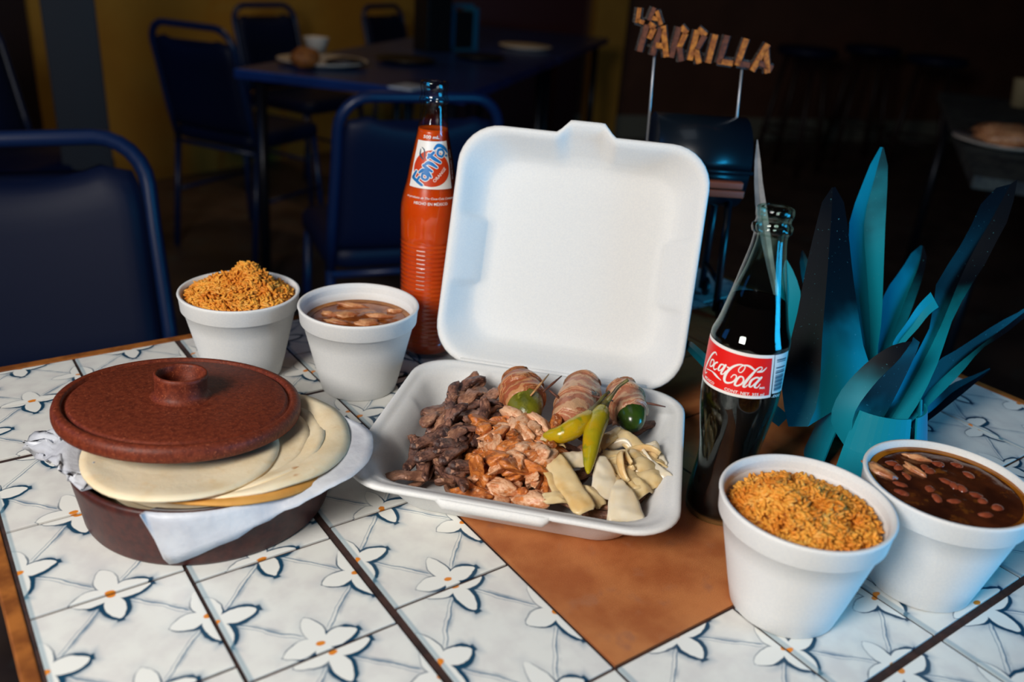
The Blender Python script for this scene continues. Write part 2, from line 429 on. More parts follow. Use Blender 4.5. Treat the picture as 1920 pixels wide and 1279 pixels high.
# ------------------------------------------------------------------ the room
def wall(name, a, b, h, m, th=0.1):
    a, b = Vector(a), Vector(b); d = (b-a); L_ = d.length; ang = math.atan2(d.y, d.x)
    vf = xf(box(0, L_, 0, th, 0, h), Matrix.Translation((a.x, a.y, 0)) @ Matrix.Rotation(ang, 4, 'Z'))
    return tag(mk(name, vf, m, smooth=False), kind='structure')
tag(mk('floor', box(-3.5, 9, -3.5, 6.5, -0.06, 0), 'floor', smooth=False), kind='structure')
wall('wall_back', (-3.4, 3.02), (2.95, 5.04), 2.9, 'ochre')
wall('wall_right', (2.95, 5.04), (8.6, 3.2), 2.9, 'brown_wall')
def trim(name, a, b, h, m, th=0.02):
    return wall(name, a, b, h, m, th)
dv = Vector((5.65, -1.84)).normalized(); nv = Vector((dv.y, -dv.x))
pa = Vector((2.95, 5.04)) + dv*0.9 + nv*0.012 ; pb = Vector((2.95, 5.04)) + dv*5.8 + nv*0.012
trim('baseboard_right', pa, pb, 0.16, 'base_grey')
# ochre pilaster beside a dark red door on the right-hand wall
for nme, s0, s1, hh, mm, th in (('trim_1', 1.08, 1.30, 2.9, 'ochre', 0.10),):
    a_, b_ = Vector((2.95, 5.04)) + dv*s0 + nv*0.11, Vector((2.95, 5.04)) + dv*s1 + nv*0.11
    wall(nme, a_, b_, hh, mm, th)
a_, b_ = Vector((2.95, 5.04)) + dv*0.12 + nv*0.05, Vector((2.95, 5.04)) + dv*1.02 + nv*0.05
dr = wall('door_1', a_, b_, 2.1, 'chair_red', 0.045)
# dark post at the left
pl = at(158, 250, 0.42)
pdir = Vector((pl.x, pl.y, 0)).normalized()
pc = Vector((0, 0, 0)) + pdir*2.95
pr = math.atan2(pdir.y, pdir.x)
vf = xf(box(-0.07, 0.07, -0.07, 0.07, 0, 2.9, 0.004), Matrix.Translation((pc.x, pc.y, 0)) @ Matrix.Rotation(pr, 4, 'Z'))
tag(mk('trim_2', vf, 'post', smooth=False), kind='structure')

wd_ = Vector((6.35, 2.02)).normalized(); wn_ = Vector((wd_.y, -wd_.x))
a_ = Vector((-3.4, 3.02))+wd_*2.2+wn_*0.05; b_ = Vector((-3.4, 3.02))+wd_*4.16+wn_*0.05
wall('dark_panel', a_, b_, 2.2, 'dark_wood', 0.045)  # made-up dark panel that keeps the wall left of the post dark

# ------------------------------------------------------------------ tiled dining table
S = 0.39
XL = [0.050, 0.292, 0.545, 0.780, 1.050, 1.299, 1.594, 1.850, 2.103, 2.355]
YR = [-0.10, 0.210, 0.474, 0.708, 0.978, 1.235, 1.490, 1.747, 1.985, 2.205]
tbl = thing('dining_table', 'square dining table topped with blue-flowered white tiles around terracotta ones', 'table', (1.2*S, 1.05*S, 0))
off = Vector((-1.2*S, -1.05*S, 0))
def tl(x0, x1, y0, y1, z0, z1, b=0): return move(box(x0*S, x1*S, y0*S, y1*S, z0, z1, b), off)
mk('grout_bed', tl(0.046, 2.360, -0.104, 2.210, T-0.035, T-0.0016), 'grout', tbl, smooth=False)
for (x0, x1, y0, y1) in ((0.022, 0.046, -0.13, 2.236), (2.360, 2.384, -0.13, 2.236), (0.046, 2.360, 2.210, 2.236), (0.046, 2.360, -0.13, -0.104)):
    mk('edge_strip', tl(x0, x1, y0, y1, T-0.045, T-0.0005, 0.001), 'edge_wood', tbl, smooth=False)
mk('pedestal', move(lathe([(0.0, 0.03), (0.04, 0.03), (0.04, T-0.05), (0.12, T-0.045), (0.12, T-0.036), (0.0, T-0.036)], 24), (0, 0, 0)), 'dark_metal', tbl)
mk('base_plate', lathe([(0.0, 0.0), (0.28, 0.0), (0.28, 0.012), (0.05, 0.035), (0.0, 0.035)], 32), 'dark_metal', tbl)
unit = bpy.data.meshes.new('tile'); v_, f_ = box(-0.5, 0.5, -0.5, 0.5, -0.5, 0.5)
bm = bmesh.new(); bmesh.ops.create_cube(bm, size=1)
bmesh.ops.bevel(bm, geom=[e for e in bm.edges if all(v.co.z > 0.4 for v in e.verts)], offset=0.012, segments=1, affect='EDGES')
bm.to_mesh(unit); bm.free(); unit.materials.append(M['tile'])
terra = unit.copy(); terra.name = 'terracotta_tile'; terra.materials.clear(); terra.materials.append(M['terracotta'])
jit = {0: 0.030, 1: -0.010, 2: 0.020, 3: 0.0, 4: 0.0, 5: 0.0, 6: 0.012, 7: -0.01, 8: 0.02}
THX = {2, 7}; THY = {2, 7}
BIG = [((3, 5), (3, 5)), ((5, 7), (3, 5)), ((4, 7), (5, 6)), ((7, 8), (4, 7)), ((5, 7), (6, 7))]
TERRA = {(i, j) for (a, b), (c, d) in BIG for i in range(a, b) for j in range(c, d)}
for i in range(9):
    for j in range(9):
        x0, x1, y0, y1 = XL[i], XL[i+1], YR[j], YR[j+1]
        if j > 2: y0 += jit[i] if j not in (3,) else 0
        if j+1 > 2 and j+1 < 9: y1 += jit[i] if j+1 not in (3,) else 0
        if (i, j) in TERRA: continue
        ter = False
        gx0 = 0.008 if i in THX else 0.0035; gx1 = 0.008 if i+1 in THX else 0.0035
        gy0 = 0.008 if j in THY else 0.0032; gy1 = 0.008 if j+1 in THY else 0.0032
        x0 += gx0; x1 -= gx1; y0 += gy0; y1 -= gy1
        o = bpy.data.objects.new('tile', terra if ter else unit); col.objects.link(o); o.parent = tbl
        h = 0.010
        o.location = ((x0+x1)/2*S+off.x, (y0+y1)/2*S+off.y, T-h/2+(0.0002 if ter else rng.uniform(-0.0002, 0.0)))
        o.scale = ((x1-x0)*S, (y1-y0)*S, h)
        sh = (rng.uniform(-0.03, 0.03), rng.uniform(-0.03, 0.03), 0.0)
        if (i, j) in ((1, 4),): sh = (0.0, -0.07, 0.0)
        if (i, j) in ((2, 4),): sh = (0.0, -0.075, 0.0)
        if (i, j) in ((0, 4), (0, 3), (0, 5)): sh = (0.0, 0.0, 0.0)
        o['print_shift'] = [float(q) for q in sh]

for (a, b), (c, d) in BIG:
    x0, x1, y0, y1 = XL[a]+0.0035, XL[b]-0.0035, YR[c]+0.0035, YR[d]-0.0035
    o = bpy.data.objects.new('terracotta_tile', terra); col.objects.link(o); o.parent = tbl
    o.location = ((x0+x1)/2*S+off.x, (y0+y1)/2*S+off.y, T-0.005+0.0002); o.scale = ((x1-x0)*S, (y1-y0)*S, 0.010)

# ------------------------------------------------------------------ foam cups
CUPS = [(0.6379, 1.9547), (0.8546, 1.7527), (1.1339, 0.6705), (1.4083, 0.5797)]
CR, CH, CB = 0.0557, 0.0845, 0.0352
def cup_profile():
    P = [(0.0, 0.003), (CB-0.004, 0.003), (CB-0.001, 0.0), (CB, 0.0012)]
    P += [(CB + (0.0512-CB)*t, CH*0.80*t) for t in (0.25, 0.5, 0.75, 0.985)]
    P += [(0.0530, CH*0.803), (0.0537, CH*0.815), (0.0547, CH*0.96), (0.0556, CH*0.985), (0.0552, CH*0.997), (0.0540, CH), (0.0527, CH*0.995)]
    for z in (0.955, 0.935, 0.915, 0.895):
        P += [(0.0520-(0.97-z)*0.012, CH*(z+0.008)), (0.0513-(0.97-z)*0.012, CH*(z))]
    P += [(0.0500, CH*0.84), (0.0485, CH*0.72), (0.0315, 0.006), (0.0, 0.006)]
    return P
cup_mesh = None
cup_things = []
cl = ['white foam cup of orange rice standing behind the brown tortilla holder',
      'white foam cup of reddish chicken soup beside the orange soda bottle',
      'white foam cup of orange rice on the corner of the terracotta tile',
      'white foam cup of bean soup beside the turquoise metal agave']
for (x, y), lab in zip(CUPS, cl):
    if cup_mesh is None:
        o = mk('foam_cup', lathe(cup_profile(), 72), 'foam'); cup_mesh = o.data
    else: o = mk('foam_cup', cup_mesh, None)
    o.location = (x*S, y*S, T); tag(o, lab, 'cup', 'foam cups'); cup_things.append(o)

def grain_mesh():
    L_, r = 0.0036, 0.00125; rings = []
    for t, k in ((-1, 0.35), (-0.72, 0.8), (0, 1), (0.72, 0.8), (1, 0.35)):
        rings.append([(t*L_, r*k*math.cos(2*PI*q/5), r*k*math.sin(2*PI*q/5)+0.0009*(1-t*t)) for q in range(5)])
    return loft(rings)
GV, GF = grain_mesh(); GVn = np.array(GV)
def rice(name, cup, level, height, n, label, peaks):
    rad = 0.0500 - (1-level)*0.012
    def hgt(x, y):
        r2 = math.hypot(x, y)/rad
        h = height*max(0, 1-r2**2.2)
        for px_, py_, ph, ps in peaks: h += ph*math.exp(-((x-px_)**2+(y-py_)**2)/ps**2)*max(0, 1-r2**4)
        h += 0.006*noise.noise(Vector((x*90, y*90, 3.1)))*max(0, 1-r2**6)
        return CH*level + h
    V, F = [], []
    bed = [(0, 0, hgt(0, 0)-0.002)]
    # bed under the grains
    nr, na = 14, 40; BV = [(0, 0, hgt(0, 0)-0.0025)]; BF = []
    for i in range(1, nr+1):
        for k in range(na):
            a = 2*PI*k/na; r = rad*i/nr; x, y = r*math.cos(a), r*math.sin(a); BV.append((x, y, hgt(x, y)-0.0025))
    for k in range(na): BF.append((0, 1+k, 1+(k+1) % na))
    for i in range(nr-1):
        for k in range(na):
            BF.append((1+i*na+k, 1+(i+1)*na+k, 1+(i+1)*na+(k+1) % na, 1+i*na+(k+1) % na))
    for _ in range(n):
        r = rad*0.965*math.sqrt(rng.uniform()); a = rng.uniform(0, 2*PI); x, y = r*math.cos(a), r*math.sin(a)
        q = Matrix.Rotation(rng.uniform(0, 2*PI), 3, 'Z') @ Matrix.Rotation(rng.normal(0, 0.5), 3, 'Y') @ Matrix.Rotation(rng.uniform(0, 6), 3, 'X')
        A = np.array(q)*rng.uniform(0.8, 1.15)
        P = GVn @ A.T + np.array([x, y, hgt(x, y)+rng.uniform(-0.002, 0.0022)])
        k = len(V); V += P.tolist(); F += [tuple(i+k for i in f) for f in GF]
    o = mk(name, (V, F), 'rice'); o.location = cup.location
    tag(o, label, 'rice', kind='stuff')
    mk('rice_bed', (BV, BF), 'rice_bed', o)
    return o
rice('orange_rice', cup_things[0], 0.93, 0.012, 2300, 'orange rice heaped high above the rim of a foam cup', [(0.012, 0.002, 0.017, 0.014), (-0.012, 0.012, 0.006, 0.016), (0.020, -0.014, 0.006, 0.012)])
rice('orange_rice', cup_things[2], 0.84, 0.010, 2300, 'orange rice filling the foam cup on the terracotta corner', [(-0.014, 0.014, 0.009, 0.018), (-0.02, -0.004, 0.005, 0.015), (0.012, -0.004, 0.004, 0.015)])

def soup(name, cup, level, m, label, oil=None):
    rad = np.interp(level, [0.072, 0.84, 0.9], [0.0315, 0.0499, 0.0500]) if level > 0.7 else 0.047
    rad = 0.0485 + (level-0.72)*0.012/1.0 if level < 0.84 else 0.0500+(level-0.84)*0.025
    V = [(0, 0, CH*level)]; F = []; nr, na = 16, 64
    for i in range(1, nr+1):
        for k in range(na):
            a = 2*PI*k/na; r = rad*i/nr
            z = CH*level + 0.0007*noise.noise(Vector((r*math.cos(a)*120, r*math.sin(a)*120, 0.5)))*(1 if i < nr else 0)
            V.append((r*math.cos(a), r*math.sin(a), z))
    for k in range(na): F.append((0, 1+k, 1+(k+1) % na))
    for i in range(nr-1):
        for k in range(na): F.append((1+i*na+k, 1+(i+1)*na+k, 1+(i+1)*na+(k+1) % na, 1+i*na+(k+1) % na))
    th = thing(name, label, 'soup', cup.location)
    mk('broth', (V, F), m, th)
    if oil:
        mk('oil_ring', lathe([(rad*oil, CH*level+0.0004), (rad*0.97, CH*level+0.0011), (rad*1.002, CH*level+0.0014)], 64), 'oil', th)
    return th, rad
s1, sr1 = soup('chicken_soup', cup_things[1], 0.80, 'broth', 'reddish brown chicken broth with an oily surface in a foam cup', oil=0.90)
s2, sr2 = soup('bean_soup', cup_things[3], 0.93, 'bean_broth', 'dark brown bean broth with an amber oily edge in a foam cup', oil=0.90)
c1 = Vector(cup_things[1].location); c3 = Vector(cup_things[3].location)
def shred(c, x, y, z, L_, wd, rz, label, seed, grp, m='shred'):
    vf = blob(L_/2, wd/2, 0.0026, 3, 0.5, 1.6, seed, 0.15)
    o = mk('meat_shred', vf, m); o.location = c+Vector((x, y, z)); o.rotation_euler = (0.05*seed % 0.3, 0.1, rz)
    tag(o, label, 'meat', grp)
def on_cup(px, py, c, lv):
    p = at(px, py, T+CH*lv); return p.x-c.x, p.y-c.y
for k, (px, py, L_, wd, rz) in enumerate([(652, 590, 0.030, 0.014, -0.3), (632, 604, 0.024, 0.008, -0.7), (715, 593, 0.028, 0.007, -0.5), (668, 575, 0.034, 0.006, -0.6), (690, 606, 0.022, 0.012, -0.2), (742, 584, 0.015, 0.006, -0.4), (620, 590, 0.02, 0.006, -0.8)]):
    x, y = on_cup(px, py, c1, 0.80)
    shred(c1, x, y, CH*0.80+0.0002, L_, wd, rz, 'pale shred of chicken floating in the reddish soup', k+1, 'chicken shreds in the soup')
for k, (px, py, L_, wd, rz) in enumerate([(1722, 861, 0.020, 0.005, -0.9), (1716, 884, 0.018, 0.005, -1.6), (1652, 885, 0.026, 0.010, -1.4)]):
    x, y = on_cup(px, py, c3, 0.93)
    shred(c3, x, y, CH*0.93+0.0006, L_, wd, rz, 'pale shred of meat floating in the bean soup', k+11, 'meat shreds in the bean soup')
bv = []
V, F = blob(0.0072, 0.0048, 0.0042, 2, 0.12, 1.2, 5)
V = [(x, y - 0.0016*(1-(x/0.0072)**2) + 0.001, z) for x, y, z in V]
bean_me = None
for k, (px, py, rz) in enumerate([(1685, 876, 0.2), (1690, 909, -0.5), (1688, 922, -0.6), (1734, 878, 0.3), (1742, 884, 0.0), (1755, 869, -0.4), (1790, 871, -0.5), (1775, 903, -0.6), (1788, 908, 0.4), (1802, 913, 0.5), (1744, 918, 0.3), (1830, 928, -0.5), (1843, 938, 0.2), (1757, 934, 0.4), (1790, 940, -0.3), (1870, 950, 0.1), (1700, 893, 0.5), (1672, 868, -0.2), (1815, 890, 0.6), (1850, 965, -0.2)]):
    x, y = on_cup(px, py, c3, 0.93)
    if math.hypot(x, y) > 0.043: continue
    if bean_me is None:
        o = mk('pinto_bean', (V, F), 'bean'); bean_me = o.data
    else: o = mk('pinto_bean', bean_me, None)
    o.location = c3 + Vector((x, y, CH*0.93-0.0030)); o.rotation_euler = (rng.uniform(-0.4, 0.4), rng.uniform(-0.3, 0.3), rz*2)
    tag(o, 'reddish brown pinto bean floating in the bean soup', 'bean', 'beans in the bean soup')

# ------------------------------------------------------------------ foam clamshell
BC = Vector((0.9917*S, 1.234*S, T)); BTH = -0.813
BU = Vector((math.cos(BTH), math.sin(BTH), 0)); BVv = Vector((-math.sin(BTH), math.cos(BTH), 0))
BW, BD, BH = 0.2480, 0.2245, 0.0369
box_t = thing('foam_clamshell', 'open white foam takeout container holding grilled meat, peppers and onions', 'container', BC, BTH)
def press(amount, span):
    def fn(x, y, z):
        k = 0.0
        if abs(y) < span: k = min(1.0, (span-abs(y))/0.006)
        if abs(x) > 0.05: x -= math.copysign(amount*k, x)
        return [x, y, z]
    return fn
rings = []
for wd, dp, r, z, pr_ in ((0.150, 0.132, 0.02, 0.0, 0), (0.176, 0.158, 0.026, 0.0003, 0), (0.183, 0.165, 0.030, 0.003, 0), (0.214, 0.192, 0.032, BH*0.70, 0.001),
                       (0.222, 0.200, 0.033, BH-0.006, 0.001), (BW-0.004, BD-0.004, 0.036, BH-0.0050, 0), (BW, BD, 0.037, BH-0.0025, 0),
                       (BW-0.001, BD-0.001, 0.037, BH-0.0003, 0), (BW-0.005, BD-0.005, 0.036, BH, 0), (BW-0.013, BD-0.013, 0.034, BH-0.0004, 0), (BW-0.0145, BD-0.0145, 0.034, BH-0.0016, 0), (BW-0.022, BD-0.022, 0.033, BH-0.0018, 0.0005),
                       (0.214, 0.190, 0.032, BH-0.006, 0.002), (0.200, 0.178, 0.032, BH*0.5, 0.003), (0.184, 0.164, 0.030, 0.0062, 0.002), (0.174, 0.154, 0.026, 0.0042, 0), (0.15, 0.13, 0.02, 0.0040, 0)):
    rings.append(rrect(wd, dp, r, z, 8, press(pr_, 0.032) if pr_ else None))
mk('tray', loft(rings), 'foam', box_t)
# thicker locking lip along the middle of the front rim
def strip_lip():
    V = []; F = []; xs = np.linspace(-0.048, 0.036, 29); sec = [(0.0, 0.0006), (0.0022, 0.0002), (0.0030, -0.0030), (0.0024, -0.0072), (-0.0006, -0.0078), (-0.003, -0.0050)]
    rings = []
    for x in xs:
        k = min(1.0, (0.042-abs(x+0.006))/0.006)
        rings.append([(x, -BD/2-(yy*k)+0.001, BH-0.0012+zz*(0.35+0.65*k)) for yy, zz in sec])
    return loft(rings)
mk('locking_lip', strip_lip(), 'foam', box_t)
# lid
PHI = math.radians(69.3); LW, LH, LDp = 0.2340, 0.2260, 0.033
def lid_xf(x, y, d):       # x across, y up from the hinge, d depth behind the rim plane
    up = Vector((0, math.cos(PHI), math.sin(PHI))); back = Vector((0, math.sin(PHI), -math.cos(PHI)))
    o = Vector((0.0012, BD/2+0.0006, BH-0.0042))
    return o + Vector((x, 0, 0)) + up*y + back*d
def lid_fn(pr_, top=0.0, tabw=0.0):
    def fn(x, y, z):
        k = 0.0
        yy = y + 0.004
        if abs(yy) < 0.034: k = min(1.0, (0.034-abs(yy))/0.005)
        if abs(x) > 0.06 and pr_: x -= math.copysign(pr_*k, x)
        if top and y > 0 and abs(y) > 0.07:     # opening tab in the middle of the top rim
            q = max(0.0, min(1.0, (0.0265-abs(x))/0.011)); y += top*q
        return tuple(lid_xf(x, y+LH/2, z))
    return fn
rings = []
for wd, hp, r, d, pr_, tp in ((0.155, 0.150, 0.02, LDp, 0, 0), (0.186, 0.178, 0.024, LDp-0.0005, 0, 0), (0.192, 0.184, 0.027, LDp-0.003, 0.002, 0), (0.218, 0.210, 0.033, 0.008, 0.002, 0.006), (0.223, 0.215, 0.034, 0.0055, 0.0, 0.0105),
                          (LW-0.002, LH-0.002, 0.0375, 0.0048, 0, 0.012), (LW, LH, 0.038, 0.0024, 0, 0.012), (LW-0.002, LH-0.002, 0.0375, 0.0005, 0, 0.012), (LW-0.006, LH-0.006, 0.037, 0.0, 0, 0.0118), (LW-0.012, LH-0.012, 0.036, 0.0006, 0.001, 0.0112),
                          (LW-0.018, LH-0.018, 0.035, 0.004, 0.002, 0.0105), (0.208, 0.200, 0.034, 0.010, 0.0045, 0.0075), (0.192, 0.184, 0.031, 0.022, 0.0055, 0.005), (0.182, 0.174, 0.028, LDp-0.006, 0.005, 0.002), (0.174, 0.166, 0.025, LDp-0.0042, 0.002, 0), (0.15, 0.145, 0.02, LDp-0.0040, 0, 0)):
    rings.append(rrect(wd, hp, r, d, 8, lid_fn(pr_, tp)))
V, F = loft(rings); F = [tuple(reversed(f)) for f in F]
mk('lid', (V, F), 'foam', box_t)
# living hinge: two shallow ridges joining tray and lid
hr = []
for x in np.linspace(-0.088, 0.088, 12):
    a = Vector((x, BD/2-0.004, BH-0.0006)); b = lid_xf(x-0.0012, 0.006, 0.0)
    mid = (a+b)/2 + Vector((0, 0.0005, -0.0022))
    hr.append([a, a.lerp(mid, 0.5)+Vector((0, 0, 0.0004)), mid, b.lerp(mid, 0.5)+Vector((0, -0.0004, 0.0)), b, b+Vector((0, 0.002, -0.001)), mid+Vector((0, 0.0015, -0.0022)), a+Vector((0, 0, -0.002))])
mk('hinge', loft(hr), 'foam', box_t)

def bx(lu, lv, z): return BC + BU*lu + BVv*lv + Vector((0, 0, z))
# ------------------------------------------------------------------ food in the tray
def strip_mesh(seed, L_, wd, th, bend, twist):
    rings = []; nr, ns = 26, 14
    for i in range(nr):
        t = i/(nr-1); s = t-0.5
        x = s*L_; y = bend*L_*(s*s*4-0.33)+0.04*L_*noise.noise(Vector((t*5, seed*3.1, 2))); z = 0.07*L_*math.sin(t*PI*1.6+seed)
        k = (max(0.0, 1-abs(2*s)**7))**0.5*(0.80+0.20*(1-abs(2*s)))+0.10
        k *= 1+0.22*noise.noise(Vector((t*6, seed*2.7, 0)))
        tw = twist*s+0.7*noise.noise(Vector((t*3, seed*1.3, 5)))
        ring = []
        for q in range(ns):
            a = 2*PI*q/ns; ca, sa = math.cos(a), math.sin(a)
            py = math.copysign(abs(ca)**0.55, ca)*wd/2*k; pz = math.copysign(abs(sa)**0.55, sa)*th/2*(0.5+0.5*k)
            n_ = 1+0.34*noise.noise(Vector((x*70+seed*9, q*1.7+seed, seed*0.7)))+0.16*noise.noise(Vector((x*260, q*2.9, seed)))
            py *= n_; pz *= n_
            ring.append((x+0.0018*noise.noise(Vector((q*1.3, seed, t))), y+py*math.cos(tw)-pz*math.sin(tw), z+py*math.sin(tw)+pz*math.cos(tw)))
        rings.append(ring)
    return loft(rings)
beef_me = []
for k in range(10):
    v, f = strip_mesh(k+1, rng.uniform(0.042, 0.064), rng.uniform(0.0085, 0.0115), rng.uniform(0.0040, 0.0056), rng.uniform(-0.22, 0.22), rng.uniform(-0.7, 0.7))
    me = bpy.data.meshes.new('beef_strip'); me.from_pydata(v, [], f); me.polygons.foreach_set('use_smooth', [True]*len(f)); me.materials.append(M['beef' if k % 3 else 'beef_dark']); beef_me.append(me)
def put(name, me, p, rot, label, cat, grp, sc=1.0):
    o = bpy.data.objects.new(name, me); col.objects.link(o); o.location = p; o.rotation_euler = rot; o.scale = (sc, sc, sc)
    return tag(o, label, cat, grp)
def heap(lu, lv):       # height of the food above the tray floor
    e = min(1.0, (0.104-abs(lu))/0.03)*min(1.0, (0.092-abs(lv))/0.03)
    return 0.010+0.024*max(0.0, e)
nb = 0
for layer, n, zf in ((0, 26, 0.30), (1, 28, 0.68), (2, 26, 0.98)):
    for k in range(n):
        lu = rng.uniform(-0.088, -0.030); lv = rng.uniform(-0.074, 0.066)
        if layer == 2: lu = rng.uniform(-0.078, -0.034); lv = rng.uniform(-0.06, 0.058)
        a = BTH + math.radians(rng.normal(64, 24))
        z = 0.006+heap(lu, lv)*zf
        kb = int(rng.integers(10))
        put('beef_strip', beef_me[kb], bx(lu, lv, z), (rng.uniform(-0.5, 0.5), rng.normal(0, 0.16), a), 'browned strip of grilled beef heaped in the foam container' if kb % 3 else 'charred dark strip of grilled beef heaped in the foam container', 'beef', 'grilled beef strips' if kb % 3 else 'charred beef strips', rng.uniform(0.8, 1.05)); nb += 1
# a few charred strips peek out under the onions and peppers at the far side
for k in range(20):
    lu = rng.uniform(0.02, 0.092); lv = rng.uniform(-0.07, 0.075)
    put('beef_strip', beef_me[rng.integers(10)], bx(lu, lv, 0.006+heap(lu, lv)*rng.uniform(0.3, 0.72)), (rng.uniform(-0.5, 0.5), rng.normal(0, 0.15), rng.uniform(0, 6)), 'dark beef strip lying among the grilled onions', 'beef', 'beef strips under the onions', rng.uniform(0.7, 0.95))
chick_me = []
for k in range(9):
    L_ = rng.uniform(0.008, 0.0125)
    bm = bmesh.new(); bmesh.ops.create_icosphere(bm, subdivisions=4, radius=1)
    planes = [(Vector(rng.normal(0, 1, 3)).normalized(), rng.uniform(0.34, 0.75)) for _ in range(8)]
    sy, sz = rng.uniform(0.38, 0.62), rng.uniform(0.34, 0.5)
    for v in bm.verts:
        p = v.co.copy(); o_ = Vector((k*5.1, k*2.3, 0)); s_ = 1.0
        for n_, d_ in planes:
            q = p.dot(n_)
            if q > 0: s_ = min(s_, d_/q)
        s_ *= 1+0.10*noise.noise(p*2.5+o_)+0.07*noise.noise(p*7+o_)
        v.co = Vector((p.x*L_*s_*1.7, p.y*L_*sy*s_*1.5, p.z*L_*sz*s_*1.5))
    me = bpy.data.meshes.new('chicken_piece'); bm.to_mesh(me); bm.free(); me.polygons.foreach_set('use_smooth', [True]*len(me.polygons))
    me.materials.append(M['chicken' if k % 2 else 'chicken_orange']); chick_me.append(me)
for layer, n, zf in ((0, 32, 0.35), (1, 38, 0.70), (2, 42, 0.98)):
    for k in range(n):
        lu = rng.uniform(-0.034, 0.026); lv = rng.uniform(-0.078, 0.014)
        if layer == 2: lu = rng.uniform(-0.030, 0.022); lv = rng.uniform(-0.066, 0.004)
        kb = int(rng.integers(9))
        put('chicken_piece', chick_me[kb], bx(lu, lv, 0.007+heap(lu, lv)*zf), (rng.normal(0, 0.45), rng.normal(0, 0.35), rng.uniform(0, 6.28)), 'pale pinkish chunk of grilled chicken in the foam container' if kb % 2 else 'orange seasoned chunk of grilled chicken in the foam container', 'chicken', 'pale chicken chunks' if kb % 2 else 'orange chicken chunks', rng.uniform(0.85, 1.3))
# long chicken strips beside the first wrapped pepper
for px, py, a_, L_ in ((925, 797, -0.55, 0.042), (905, 800, 1.0, 0.030), (960, 835, 0.2, 0.030)):
    v, f = strip_mesh(int(px), L_, 0.011, 0.008, 0.08, 0.3)
    o = mk('chicken_strip', (v, f), 'chicken_orange'); o.location = at(px, py, T+0.041); o.rotation_euler = (0.2, 0.1, a_)
    tag(o, 'long orange seasoned strip of grilled chicken beside the wrapped peppers', 'chicken', 'grilled chicken strips')

def onion_mesh(L_, wd, curl, taper, seed, th=0.0016, lift=0.0):
    nu, nv_ = 22, 11; top, bot = [], []
    R_ = wd/curl
    for i in range(nu):
        t = i/(nu-1); row_t, row_b = [], []
        end = min(1.0, min(t, 1-t)/0.06)**0.5*0.35+0.65
        k = end*(1-taper*t**1.3)*(1+0.16*noise.noise(Vector((t*3.5, seed*2.1, 0))))
        bend = lift*math.sin(t*PI)+0.0050*noise.noise(Vector((t*2.5, seed*1.7, 3)))
        for j in range(nv_):
            s = (j/(nv_-1)-0.5)*k; a = s*curl
            yv = R_*math.sin(a); zz = R_*math.cos(a)-R_+bend+0.0012*noise.noise(Vector((t*6, s*4, seed)))
            x = (t-0.5)*L_ + 0.002*noise.noise(Vector((s*3, seed, t*0.5)))
            e = th*(0.5 if j in (0, nv_-1) or i in (0, nu-1) else 1.0)
            row_t.append((x, yv, zz+e/2)); row_b.append((x, yv, zz-e/2))
        top.append(row_t); bot.append(row_b)
    return loft([top[i]+bot[i][::-1] for i in range(nu)])
onions = [  # px, py, height, length, width, curl, taper, yaw, pitch, roll, material
    (1064, 905, 0.037, 0.062, 0.018, 0.8, 0.0, -1.78, 0.16, 0.25, 'onion'),
    (1032, 893, 0.034, 0.044, 0.017, 1.0, 0.0, -1.75, 0.10, -0.4, 'onion'),
    (1133, 895, 0.037, 0.038, 0.028, 1.0, 0.80, 1.00, -0.45, 0.10, 'onion_white'),
    (1168, 944, 0.031, 0.040, 0.034, 0.9, 0.82, 1.05, -0.50, 0.05, 'onion_white'),
    (1085, 862, 0.037, 0.030, 0.020, 1.2, 0.2, -0.4, 0.0, 0.2, 'onion_white'),
    (1035, 833, 0.040, 0.020, 0.013, 0.8, 0.1, -0.5, 0.1, 0.0, 'onion'),
    (1190, 836, 0.037, 0.044, 0.014, 1.0, 0.0, -1.45, 0.1, 0.5, 'onion'),
    (1172, 855, 0.037, 0.036, 0.020, 1.4, 0.1, -1.0, 0.1, -0.2, 'onion'),
    (1205, 878, 0.035, 0.036, 0.024, 1.7, 0.2, -1.2, 0.15, 0.3, 'onion'),
    (1218, 900, 0.031, 0.032, 0.020, 1.6, 0.2, -0.3, 0.1, 0.5, 'onion'),
    (1180, 892, 0.035, 0.034, 0.020, 1.4, 0.2, -1.6, 0.15, -0.1, 'onion'),
    (1232, 858, 0.033, 0.030, 0.014, 1.2, 0.3, -1.9, 0.15, 0.6, 'onion_white'),
    (1145, 822, 0.038, 0.034, 0.012, 1.0, 0.1, 0.2, 0.0, 0.3, 'onion'),
    (1110, 846, 0.037, 0.028, 0.014, 1.2, 0.2, 0.6, 0.1, 0.1, 'onion'),
    (1050, 940, 0.027, 0.028, 0.011, 1.2, 0.2, -0.4, 0.1, 0.3, 'onion'),
    (1195, 918, 0.030, 0.030, 0.018, 1.6, 0.2, 0.1, 0.0, 0.3, 'onion'),
    (1160, 868, 0.036, 0.040, 0.010, 1.0, 0.0, -0.2, 0.0, 0.4, 'onion'),
    (1215, 862, 0.036, 0.036, 0.010, 1.0, 0.1, -0.9, 0.1, -0.3, 'onion'),
    (1150, 905, 0.032, 0.036, 0.012, 1.2, 0.1, -2.3, 0.1, 0.2, 'onion'),
    (1098, 925, 0.030, 0.034, 0.012, 1.2, 0.1, -1.4, 0.1, 0.2, 'onion'),
    (1195, 860, 0.034, 0.030, 0.022, 1.6, 0.1, 0.6, 0.1, 0.2, 'onion'),
    (1228, 882, 0.032, 0.034, 0.012, 1.4, 0.1, -1.6, 0.0, 0.7, 'onion_white'),
]
